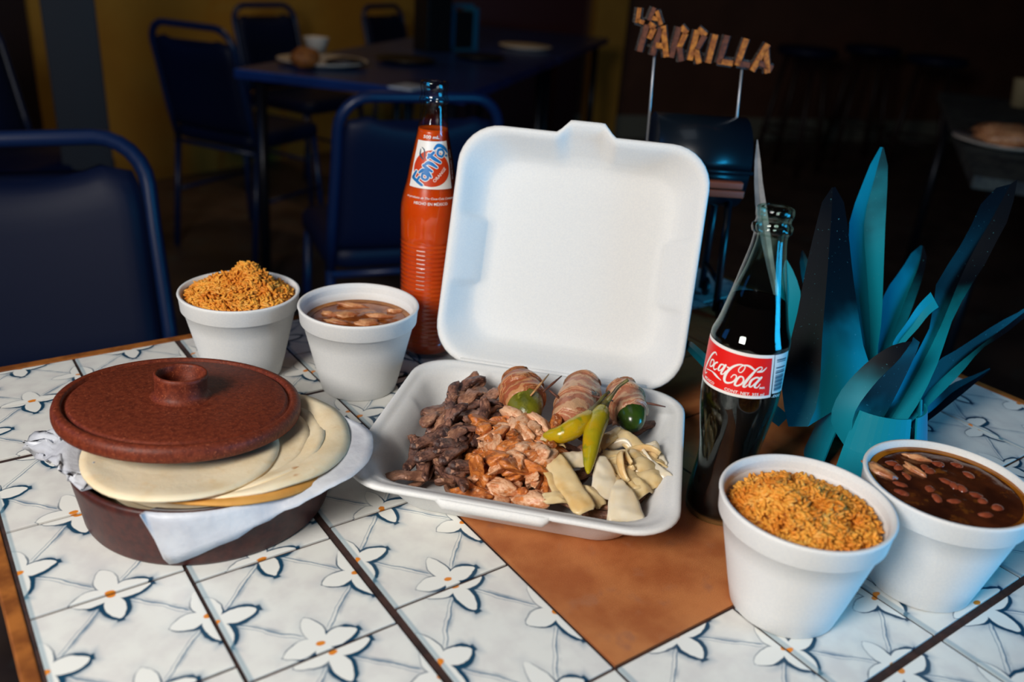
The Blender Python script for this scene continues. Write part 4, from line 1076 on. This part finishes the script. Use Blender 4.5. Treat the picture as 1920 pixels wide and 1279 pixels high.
mk('panel_lettering', cp.text('.000', 50, 72, 113.6, 2.2, 0.0003, CM, bold=0.02, zend=111.4), 'ink_white', cb)

# ------------------------------------------------------------------ turquoise metal agave
AC = Vector((0.655, 0.343, T))
ag = thing('metal_agave', 'turquoise sheet metal agave sculpture with dark sprayed leaf tips', 'sculpture', AC)
def leaf(left, mid, right, d0, d1, fold=0.010, dark=(0.1, 0.9), mm='leaf', lr=(0.0, 0.0)):
    # outlines run from base to tip, depths d0 (base) to d1 (tip); the blade is folded along its middle
    n = 14
    def res(P):
        C_ = catmull([(p[0], p[1], 0) for p in P], 5); s = [0]
        for a, b in zip(C_, C_[1:]): s.append(s[-1]+(b-a).length)
        s = np.array(s)/s[-1]; t = np.linspace(0, 1, n)
        return np.stack([np.interp(t, s, [p.x for p in C_]), np.interp(t, s, [p.y for p in C_])], 1)
    Ls, Rs = res(left), res(right); Ms = res(mid) if mid is not None else (Ls+Rs)/2
    V, F, sp = [], [], []
    for lay in (0.0, 0.0015):
        for i in range(n):
            t = i/(n-1); d = d0+(d1-d0)*t+lay; w_ = math.sin(PI*min(1, t*0.9+0.1))
            for c, (P, dd) in enumerate(((Ls[i], 0), (Ls[i]*0.5+Ms[i]*0.5, fold*w_*0.5), (Ms[i], fold*w_), (Ms[i], fold*w_), (Rs[i]*0.5+Ms[i]*0.5, fold*w_*0.5), (Rs[i], 0))):
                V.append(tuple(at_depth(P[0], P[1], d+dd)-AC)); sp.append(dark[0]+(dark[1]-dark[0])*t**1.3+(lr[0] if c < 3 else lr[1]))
    N6 = n*6
    for i in range(n-1):
        for k in (0, 1, 3, 4):
            q = (i*6+k, i*6+k+1, (i+1)*6+k+1, (i+1)*6+k); F.append(q); F.append(tuple(x+N6 for x in q[::-1]))
    rim = [i*6 for i in range(n)] + [(n-1)*6+k for k in (1, 2, 4, 5)] + [i*6+5 for i in range(n-2, -1, -1)] + [4, 2, 1]
    k0 = len(V)
    for x in rim: V += [V[x], V[x+N6]]; sp += [sp[x], sp[x]]
    for a in range(len(rim)):
        b = (a+1) % len(rim); F.append((k0+2*a, k0+2*b, k0+2*b+1, k0+2*a+1))
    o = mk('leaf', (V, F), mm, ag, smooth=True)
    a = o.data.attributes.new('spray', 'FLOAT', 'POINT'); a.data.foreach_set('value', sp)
    return o
# front dark blade
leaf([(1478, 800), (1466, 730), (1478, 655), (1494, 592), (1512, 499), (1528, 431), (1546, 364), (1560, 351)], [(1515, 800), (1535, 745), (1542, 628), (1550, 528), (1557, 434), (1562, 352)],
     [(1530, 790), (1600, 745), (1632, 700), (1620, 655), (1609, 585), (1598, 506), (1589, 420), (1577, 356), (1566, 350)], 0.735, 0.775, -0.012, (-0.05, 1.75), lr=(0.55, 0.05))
# tall bright blade
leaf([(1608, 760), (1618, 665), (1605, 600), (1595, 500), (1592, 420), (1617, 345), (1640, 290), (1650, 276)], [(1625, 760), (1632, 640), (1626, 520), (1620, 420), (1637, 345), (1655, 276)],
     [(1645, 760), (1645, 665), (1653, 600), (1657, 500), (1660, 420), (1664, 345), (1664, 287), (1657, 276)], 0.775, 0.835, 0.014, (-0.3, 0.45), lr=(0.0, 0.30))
# middle right blade
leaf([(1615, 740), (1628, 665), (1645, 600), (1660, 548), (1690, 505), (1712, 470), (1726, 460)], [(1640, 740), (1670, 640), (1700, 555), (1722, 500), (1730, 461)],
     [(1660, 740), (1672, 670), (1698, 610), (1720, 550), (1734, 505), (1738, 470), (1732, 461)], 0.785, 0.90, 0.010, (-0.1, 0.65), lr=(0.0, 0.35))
# long right blade
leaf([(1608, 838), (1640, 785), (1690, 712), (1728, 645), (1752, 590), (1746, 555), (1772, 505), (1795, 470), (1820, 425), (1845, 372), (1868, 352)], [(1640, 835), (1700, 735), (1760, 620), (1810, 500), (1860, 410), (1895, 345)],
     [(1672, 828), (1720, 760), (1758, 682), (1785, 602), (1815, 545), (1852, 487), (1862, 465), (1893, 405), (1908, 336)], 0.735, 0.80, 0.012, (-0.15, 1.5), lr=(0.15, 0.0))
leaf([(1690, 690), (1672, 650), (1700, 605), (1722, 572), (1745, 548)], None, [(1705, 690), (1690, 655), (1722, 615), (1742, 590), (1760, 576)], 0.765, 0.768, 0.004, (-0.3, 0.1))
# upper low blade to the right
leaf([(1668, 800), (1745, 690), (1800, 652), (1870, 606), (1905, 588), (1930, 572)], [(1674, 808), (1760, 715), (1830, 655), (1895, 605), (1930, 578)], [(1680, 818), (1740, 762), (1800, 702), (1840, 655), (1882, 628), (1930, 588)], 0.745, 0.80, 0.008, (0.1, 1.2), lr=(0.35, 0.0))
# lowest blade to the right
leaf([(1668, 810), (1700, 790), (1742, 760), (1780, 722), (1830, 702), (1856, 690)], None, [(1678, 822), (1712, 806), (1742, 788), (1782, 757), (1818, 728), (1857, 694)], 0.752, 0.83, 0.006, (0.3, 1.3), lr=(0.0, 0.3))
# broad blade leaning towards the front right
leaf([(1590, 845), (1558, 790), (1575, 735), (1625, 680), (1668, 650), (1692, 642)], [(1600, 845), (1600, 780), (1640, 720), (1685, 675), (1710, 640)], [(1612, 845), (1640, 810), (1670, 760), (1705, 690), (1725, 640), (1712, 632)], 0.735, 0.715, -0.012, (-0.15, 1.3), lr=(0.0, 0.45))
# left blades partly behind the cola bottle
leaf([(1460, 800), (1400, 755), (1345, 715), (1312, 682), (1284, 652), (1279, 640)], None, [(1480, 780), (1420, 730), (1360, 695), (1330, 670), (1296, 640), (1282, 635)], 0.755, 0.80, 0.006, (0.1, 0.9))
leaf([(1470, 760), (1462, 680), (1455, 600), (1460, 540), (1472, 488)], None, [(1510, 760), (1488, 650), (1493, 610), (1502, 553), (1482, 496), (1476, 488)], 0.775, 0.83, 0.008, (-0.4, 0.0))
leaf([(1510, 770), (1452, 560), (1418, 400), (1415, 300), (1419, 262)], None, [(1530, 770), (1464, 560), (1438, 392), (1431, 350), (1426, 300), (1421, 262)], 0.79, 0.90, 0.004, (0.0, 0.6), 'lit_leaf_edge')
leaf([(1560, 760), (1520, 600), (1500, 500), (1503, 470)], None, [(1600, 760), (1555, 600), (1520, 500), (1506, 470)], 0.80, 0.88, 0.006, (0.0, 0.8))
# base: two bent panels with an open slot between them
def panel(a0, a1, r0, r1, z0, z1):
    V, F = [], []; n = 10
    for j, (r, z) in enumerate(((r0, z0), ((r0+r1)/2+0.001, (z0+z1)/2), (r1, z1))):
        for i in range(n+1):
            a = math.radians(a0+(a1-a0)*i/n); V.append((r*math.cos(a), r*math.sin(a), z))
    for j in range(2):
        for i in range(n): F.append((j*(n+1)+i, j*(n+1)+i+1, (j+1)*(n+1)+i+1, (j+1)*(n+1)+i))
    return V, F
for a0, a1 in ((195, 265), (122, 180), (-85, -30), (-20, 50), (60, 112)):
    o = mk('base_panel', panel(a0-27+15, a1-27+15, 0.050, 0.036, 0.0, 0.066), 'leaf', ag, smooth=False)
    a = o.data.attributes.new('spray', 'FLOAT', 'POINT'); a.data.foreach_set('value', [-0.3]*len(o.data.vertices))
    md = o.modifiers.new('thickness', 'SOLIDIFY'); md.thickness = 0.0016; md.offset = 0
o = mk('base_ring', tube([(0.047*math.cos(2*PI*k/40), 0.047*math.sin(2*PI*k/40), 0.0022) for k in range(40)], 0.002, 8, True), 'leaf', ag)
mk('hub', lathe([(0.0, 0.030), (0.030, 0.032), (0.034, 0.040), (0.020, 0.046), (0.0, 0.048)], 16), 'leaf', ag)

# ------------------------------------------------------------------ miniature barrel grill with sign
GP = Vector((0.800, 0.690, T)); gz = -0.60
gx = Vector((math.cos(gz), math.sin(gz), 0)); gn = Vector((-gx.y, gx.x, 0))
gr = thing('miniature_barrel_grill', 'black miniature barrel grill on legs and wheels behind the container lid', 'decoration', GP, gz)
pc_ = at_plane(1303, 300, GP, gn); zc = pc_.z - T; xc = (pc_-GP).dot(gx)
GR, GL = 0.052, 0.053
def half_drum(a0, a1, r, L_, m, name, parent):
    n = 20; ring = []; V, F = [], []
    for x in (-L_, L_):
        for k in range(n+1):
            a = math.radians(a0+(a1-a0)*k/n); V.append((xc+x, -r*math.cos(a), zc+r*math.sin(a)))
    for k in range(n): F.append((k, k+1, n+1+k+1, n+1+k))
    F.append(tuple(range(n+1))[::-1]); F.append(tuple(range(n+1, 2*n+2)))
    F.append((0, n+1, 2*n+1, n))
    return mk(name, (V, F), m, parent, smooth=False)
def soft(o):
    for p in o.data.polygons: p.use_smooth = len(p.vertices) == 4
soft(half_drum(2, 178, GR, GL, 'grill_black', 'barrel_lid', gr)); soft(half_drum(182, 358, GR*0.985, GL*0.985, 'grill_black', 'barrel', gr))
mk('rim_band', bar((xc-GL-0.002, -GR-0.002, zc), (xc+GL+0.002, -GR-0.002, zc), 0.004, 0.004), 'grill_black', gr)
hl = mk('front_shelf', move(box(-0.045, 0.045, -0.012, 0.0, -0.004, 0.004, 0.001), (xc+0.0, -GR-0.004, zc-0.022)), 'handle_wood', gr)
mk('handle', move(box(-0.05, 0.03, -0.006, 0.004, -0.004, 0.004, 0.0015), (xc+0.012, -GR-0.012, zc-0.012)), 'handle_wood', gr)
for sx in (-1, 1):
    for sy in (-1, 1):
        top = Vector((xc+sx*0.040, sy*0.030, zc-0.036)); bot = Vector((xc+sx*0.044, sy*0.040, 0.010))
        mk('leg', tube([top, top.lerp(bot, 0.5), bot], 0.0045, 10), 'grill_black', gr)
        wv = lathe([(0.0, -0.003), (0.011, -0.003), (0.0125, -0.0015), (0.0125, 0.0015), (0.011, 0.003), (0.0, 0.003)], 28)
        wh = mk('wheel', move(xf(wv, Matrix.Rotation(PI/2, 4, 'Y')), (xc+sx*0.049, sy*0.040, 0.0127)), 'black_thing', gr)
        mk('axle_cap', move(xf(lathe([(0.0, -0.005), (0.003, -0.005), (0.003, 0.005), (0.0, 0.005)], 12), Matrix.Rotation(PI/2, 4, 'Y')), (xc+sx*0.050, sy*0.040, 0.0127)), 'wire', wh)
    mk('stretcher', bar((xc+sx*0.043, -0.038, 0.045), (xc+sx*0.043, 0.038, 0.045), 0.005, 0.005), 'grill_black', gr)
sg = thing('lettered_sign', 'wooden stick letter sign held up on two thin steel rods', 'sign', GP, gz)
def spt(px, py, dy=0.0):
    p = at_plane(px, py, GP, gn)-GP; return Vector((p.dot(gx), dy, p.z))
for (x0, y0), (x1, y1) in (((1232, 60), (1209, 330)), ((1396, 100), (1370, 345))):
    a = spt(x0, y0, 0.004); b = spt(x1, y1, 0.004)
    mk('rod', tube([a, a.lerp(b, 0.5), b], 0.0014, 8), 'wire', sg)
LET = {'L1': [((1198, 14), (1194, 42)), ((1192, 37), (1206, 42))], 'A1': [((1226, 14), (1216, 38)), ((1230, 20), (1238, 46)), ((1221, 33), (1235, 36))],
       'P': [((1212, 46), (1198, 96)), ((1216, 44), (1226, 52)), ((1225, 52), (1216, 72))],
       'A2': [((1238, 52), (1222, 103)), ((1242, 48), (1248, 106)), ((1228, 84), (1246, 86))],
       'R1': [((1272, 50), (1257, 107)), ((1276, 50), (1286, 62)), ((1284, 62), (1272, 88)), ((1272, 86), (1276, 114))],
       'R2': [((1306, 56), (1292, 112)), ((1308, 54), (1322, 66)), ((1320, 66), (1304, 92)), ((1303, 90), (1309, 118))],
       'I': [((1340, 64), (1326, 117))], 'L2': [((1362, 66), (1346, 118)), ((1345, 114), (1372, 118))],
       'L3': [((1398, 72), (1380, 122)), ((1382, 118), (1404, 122))], 'A3': [((1438, 82), (1408, 132)), ((1434, 92), (1437, 136)), ((1420, 116), (1446, 128))]}
k = 0
for nm, segs in LET.items():
    bk = join(*[bar(spt(*a, dy=0.0), spt(*b, dy=0.0), 0.0100 if nm[0] != 'L1' else 0.008, 0.004, up=(0, 1, 0)) for a, b in segs])
    bo = mk('letter', bk, 'letter_back', sg, smooth=False)
    for a, b in segs:
        k += 1
        mk('stick', bar(spt(*a, dy=-0.0035), spt(*b, dy=-0.0035), 0.0058 if nm not in ('L1', 'A1') else 0.0042, 0.004, up=(0, 1, 0)), 'stick' if k % 3 else 'stick_dark', bo, smooth=False)
mk('letter_rail', bar(spt(1196, 82, 0.003), spt(1446, 122, 0.003), 0.003, 0.002, up=(0, 1, 0)), 'letter_back', sg, smooth=False)

# ------------------------------------------------------------------ chairs
def make_chair(label, mt='chair_vinyl', fm='chair_frame'):
    t = thing('stacking_chair', label, 'chair')
    w_, zs, zt = 0.19, 0.44, 0.84
    yb = lambda z: -0.19 - 0.09*max(0, (z-zs)/(zt-zs))
    P = [(-w_, yb(zs)+0.01, zs-0.02), (-w_, yb(zs+0.1), zs+0.1), (-w_+0.004, yb(0.70), 0.70)]
    for k in range(0, 91, 15): P.append((-w_+0.075-0.071*math.cos(math.radians(k)), yb(zt-0.07+0.07*math.sin(math.radians(k))), zt-0.075+0.075*math.sin(math.radians(k))))
    P += [(-x, y, z) for x, y, z in P[::-1]]
    mk('back_frame', tube(P, 0.0125, 12), fm, t)
    # back pad, its top edge dips to leave a hand slot
    nx, nz = 25, 18; front, back = [], []
    for j in range(nz):
        fr_, bk_ = [], []
        for i in range(nx):
            sx = -1+2*i/(nx-1)
            ztop = 0.818 - 0.042*math.cos(sx*PI/2)**0.8 - 0.03*max(0, abs(sx)-0.75)/0.25
            z = 0.475+(ztop-0.475)*j/(nz-1)
            x = sx*(w_-0.012)*(1-0.10*max(0, (z-0.72)/0.08)**2 if z > 0.72 else 1)
            e = min(1, (1-abs(sx))/0.12)*min(1, j/2.5)*min(1, (nz-1-j)/2.5); e = math.sqrt(max(0, e))
            y = yb(z)-0.012*math.cos(sx*PI/2)
            fr_.append((x, y+0.006+0.016*e, z)); bk_.append((x, y-0.004-0.012*e, z))
        front.append(fr_); back.append(bk_)
    rings = [front[j]+back[j][::-1] for j in range(nz)]
    mk('backrest', loft(rings), mt, t)
    rings = []
    for s, z in ((0.92, zs-0.02), (1, zs-0.008), (1, zs+0.018), (0.96, zs+0.034), (0.80, zs+0.042)): rings.append(rrect(0.40*s, 0.40*s, 0.06*s, z, 6))
    mk('seat', loft(rings), mt, t)
    for sx in (-1, 1):
        mk('leg', tube([(sx*0.19, -0.18, zs-0.015), (sx*0.195, -0.23, 0.0)], 0.0115, 10), fm, t)
        mk('leg', tube([(sx*0.18, 0.16, zs-0.015), (sx*0.195, 0.20, 0.0)], 0.0115, 10), fm, t)
        mk('side_rail', tube([(sx*0.192, -0.2, 0.22), (sx*0.19, 0.18, 0.22)], 0.008, 8), fm, t)
    mk('rear_rail', tube([(-0.19, -0.195, 0.41), (0.19, -0.195, 0.41)], 0.009, 8), fm, t)
    return t
ch0 = make_chair('navy vinyl chair standing at the near tiled table behind the rice cup')
def place_chair(o, bx_, by_, face):      # the top of the back sits over (bx_, by_), the chair looks along `face` (radians)
    d = Vector((math.cos(face), math.sin(face), 0)); o.rotation_euler = (0, 0, face-PI/2); o.location = Vector((bx_, by_, 0))+d*0.28
def dup_chair(label, bx_, by_, face):
    c = copy_tree(ch0); c['label'] = label; place_chair(c, bx_, by_, face); c['group'] = 'navy stacking chairs'; return c
place_chair(ch0, 0.150, 1.47, math.radians(-97)); ch0['group'] = 'navy stacking chairs'
dup_chair('navy chair turned away behind the orange soda bottle', 0.985, 1.70, math.radians(77))
dup_chair('navy chair pulled up to the corner of the blue table near the plate', 0.93, 3.22, math.radians(29))
dup_chair('navy chair against the yellow wall behind the plate of food', 1.57, 4.22, math.radians(-68))
dup_chair('navy chair against the yellow wall beside the tall dark box', 2.28, 4.40, math.radians(-60))
rc = dup_chair('dark chair beside the dark blue post by the yellow wall', 0.20, 3.25, math.radians(-60))

# ------------------------------------------------------------------ far blue tables and what stands on them
def far_table(label, c, ang, L_, W_, m='far_table'):
    t = thing('cafe_table', label, 'table', (c[0], c[1], 0), ang)
    mk('tabletop', box(-L_/2, L_/2, -W_/2, W_/2, T-0.03, T, 0.004), m, t, smooth=False)
    for sx in (-1, 1):
        for sy in (-1, 1):
            mk('leg', tube([(sx*(L_/2-0.06), sy*(W_/2-0.06), T-0.03), (sx*(L_/2-0.05), sy*(W_/2-0.05), 0)], 0.018, 10), 'dark_metal', t)
    return t
A_, B_, C_ = Vector((0.992, 2.856)), Vector((1.427, 2.225)), Vector((3.407, 3.85))
el = (C_-B_).normalized(); ew = (A_-B_).normalized(); ang = math.atan2(el.y, el.x)
half = (C_-B_).length/2; Wt = (A_-B_).length
ew = Vector((-el.y, el.x))
c1_ = B_+el*half*0.5+ew*Wt/2; c2_ = B_+el*half*1.5+ew*Wt/2
far_table('blue topped table set with the plate and teal napkin holder', c1_, ang, half-0.01, Wt)
far_table('blue topped table pushed against the end of the plate table', c2_, ang, half-0.01, Wt)
pp = at(605, 122, T)
o = mk('dinner_plate', lathe([(0.0, 0.0), (0.09, 0.0), (0.105, 0.004), (0.150, 0.016), (0.153, 0.019), (0.148, 0.020), (0.105, 0.009), (0.0, 0.007)], 64), 'plate'); o.location = (pp.x, pp.y, T); o.rotation_euler = (0, 0, 0.2)
tag(o, 'large white dinner plate of leftovers on the blue table', 'plate')
q = at(572, 112, T+0.03); o = mk('rice_mound', blob(0.048, 0.045, 0.034, 3, 0.2, 2, 3, 0.06), 'fried'); o.location = (q.x, q.y, T+0.036); tag(o, 'golden mound of rice on the far dinner plate', 'rice')
q = at(648, 122, T+0.01); o = mk('bean_portion', blob(0.062, 0.05, 0.016, 3, 0.3, 2, 4, 0.06), 'dark_food'); o.location = (q.x, q.y, T+0.020); tag(o, 'dark portion of beans on the far dinner plate', 'food')
q = at(588, 100, T+0.02); o = mk('sauce_bowl', lathe([(0.0, 0.0), (0.030, 0.0), (0.044, 0.045), (0.046, 0.050), (0.043, 0.050), (0.040, 0.044), (0.028, 0.006), (0.0, 0.006)], 40), 'plate'); o.location = (q.x+0.03, q.y+0.045, T+0.020); tag(o, 'small white bowl on the edge of the far dinner plate', 'bowl')
q = at(858, 92, T)
nh = thing('napkin_holder', 'tall teal metal napkin holder standing on the blue table', 'napkin holder', (q.x, q.y, T), ang-0.6)
mk('base', box(-0.075, 0.075, -0.05, 0.05, 0, 0.008, 0.002), 'holder', nh, smooth=False)
for sx in (-1, 1): mk('side_plate', box(sx*0.062-0.012, sx*0.062+0.012, -0.045, 0.045, 0.008, 0.17, 0.004), 'holder', nh, smooth=False)
mk('napkin_stack', box(-0.048, 0.048, -0.04, 0.04, 0.008, 0.155), 'black_thing', nh, smooth=False)
mk('top_bar', box(-0.075, 0.075, -0.006, 0.006, 0.170, 0.182, 0.003), 'holder', nh, smooth=False)
q = at(810, 95, T)
o = mk('menu_box', move(box(-0.06, 0.06, -0.05, 0.05, 0, 0.22, 0.004), (0, 0, 0)), 'black_thing', smooth=False); o.location = (q.x, q.y, T); o.rotation_euler = (0, 0, ang-0.6); tag(o, 'tall black upright box beside the teal napkin holder', 'box')
for (px, py, lab) in ((883, 82, 'small pale salt shaker standing beside the teal napkin holder'), (842, 92, 'short pale shaker standing in front of the black box')):
    q = at(px, py, T); st = thing('salt_shaker', lab, 'shaker', (q.x, q.y, T))
    mk('jar', lathe([(0.0, 0.0), (0.016, 0.0), (0.017, 0.003), (0.015, 0.035), (0.013, 0.04)], 24, False, True), 'plate', st); mk('cap', lathe([(0.014, 0.04), (0.0145, 0.05), (0.010, 0.056), (0.0, 0.057)], 24), 'wire', st)
for (px, py, r, mm, lab) in ((900, 112, 0.10, 'black_thing', 'black round plate on the blue table beside the napkin holder'), (985, 92, 0.12, 'plate', 'pale round plate at the far end of the blue table'), (760, 118, 0.11, 'black_thing', 'black round plate beside the plate of leftovers')):
    q = at(px, py, T); o = mk('side_plate', lathe([(0.0, 0.0), (r*0.6, 0.0), (r, 0.014), (r*0.99, 0.017), (r*0.62, 0.005), (0.0, 0.004)], 48), mm); o.location = (q.x, q.y, T); tag(o, lab, 'plate')
q = at(765, 165, T)
o = mk('paper_napkin', move(xf(box(-0.05, 0.05, -0.04, 0.04, 0.0, 0.006, 0.002), Matrix.Rotation(0.5, 4, 'Z')), (0, 0, 0)), 'paper', smooth=False); o.location = (q.x, q.y, T); tag(o, 'folded pale napkin at the edge of the blue table', 'napkin')

# ------------------------------------------------------------------ table at the far right and stools
q0 = at(1915, 255, T)
far_table('table covered with a dark patterned cloth near the brown wall', (2.3+0.84*0.62+0.54*0.36, 1.08+0.54*0.62-0.84*0.36), 0.571, 1.8, 0.86, 'cloth')
q = at(1893, 282, T); o = mk('serving_plate', lathe([(0.0, 0.0), (0.06, 0.0), (0.13, 0.018), (0.132, 0.021), (0.062, 0.007), (0.0, 0.006)], 48), 'plate'); o.location = (q.x+0.02, q.y+0.03, T); tag(o, 'plate of food on the patterned cloth table', 'plate')
o = mk('salad_heap', blob(0.085, 0.08, 0.03, 3, 0.35, 2.5, 9, 0.12), 'shred'); o.location = (q.x+0.02, q.y+0.03, T+0.034); tag(o, 'heap of pale food on the patterned cloth table plate', 'food')
q = at(1910, 200, T); o = mk('paper_cup', lathe([(0.0, 0.0), (0.030, 0.0), (0.042, 0.095), (0.044, 0.098), (0.041, 0.098), (0.029, 0.004), (0.0, 0.004)], 40), 'tan'); o.location = (q.x, q.y, T); tag(o, 'tan paper cup standing on the patterned cloth table', 'cup')
def stool(label, x, y, rz):
    t = thing('bar_stool', label, 'stool', (x, y, 0), rz, 'dark bar stools')
    mk('seat', lathe([(0.0, 0.70), (0.16, 0.70), (0.18, 0.72), (0.17, 0.75), (0.0, 0.76)], 32), 'chair_vinyl', t)
    for a in range(4):
        b = a*PI/2+PI/4; mk('leg', tube([(0.12*math.cos(b), 0.12*math.sin(b), 0.70), (0.21*math.cos(b), 0.21*math.sin(b), 0.0)], 0.017, 10), 'dark_wood', t)
    mk('foot_ring', tube([(0.185*math.cos(2*PI*k/32), 0.185*math.sin(2*PI*k/32), 0.25) for k in range(32)], 0.009, 8, True), 'dark_wood', t)
for px, py, rz in ((1470, 320, 0.2), (1700, 335, 0.5), (1590, 300, 0.9)):
    q = at(px, py, 0.0); stool('dark bar stool standing along the brown wall', q.x, q.y, rz)
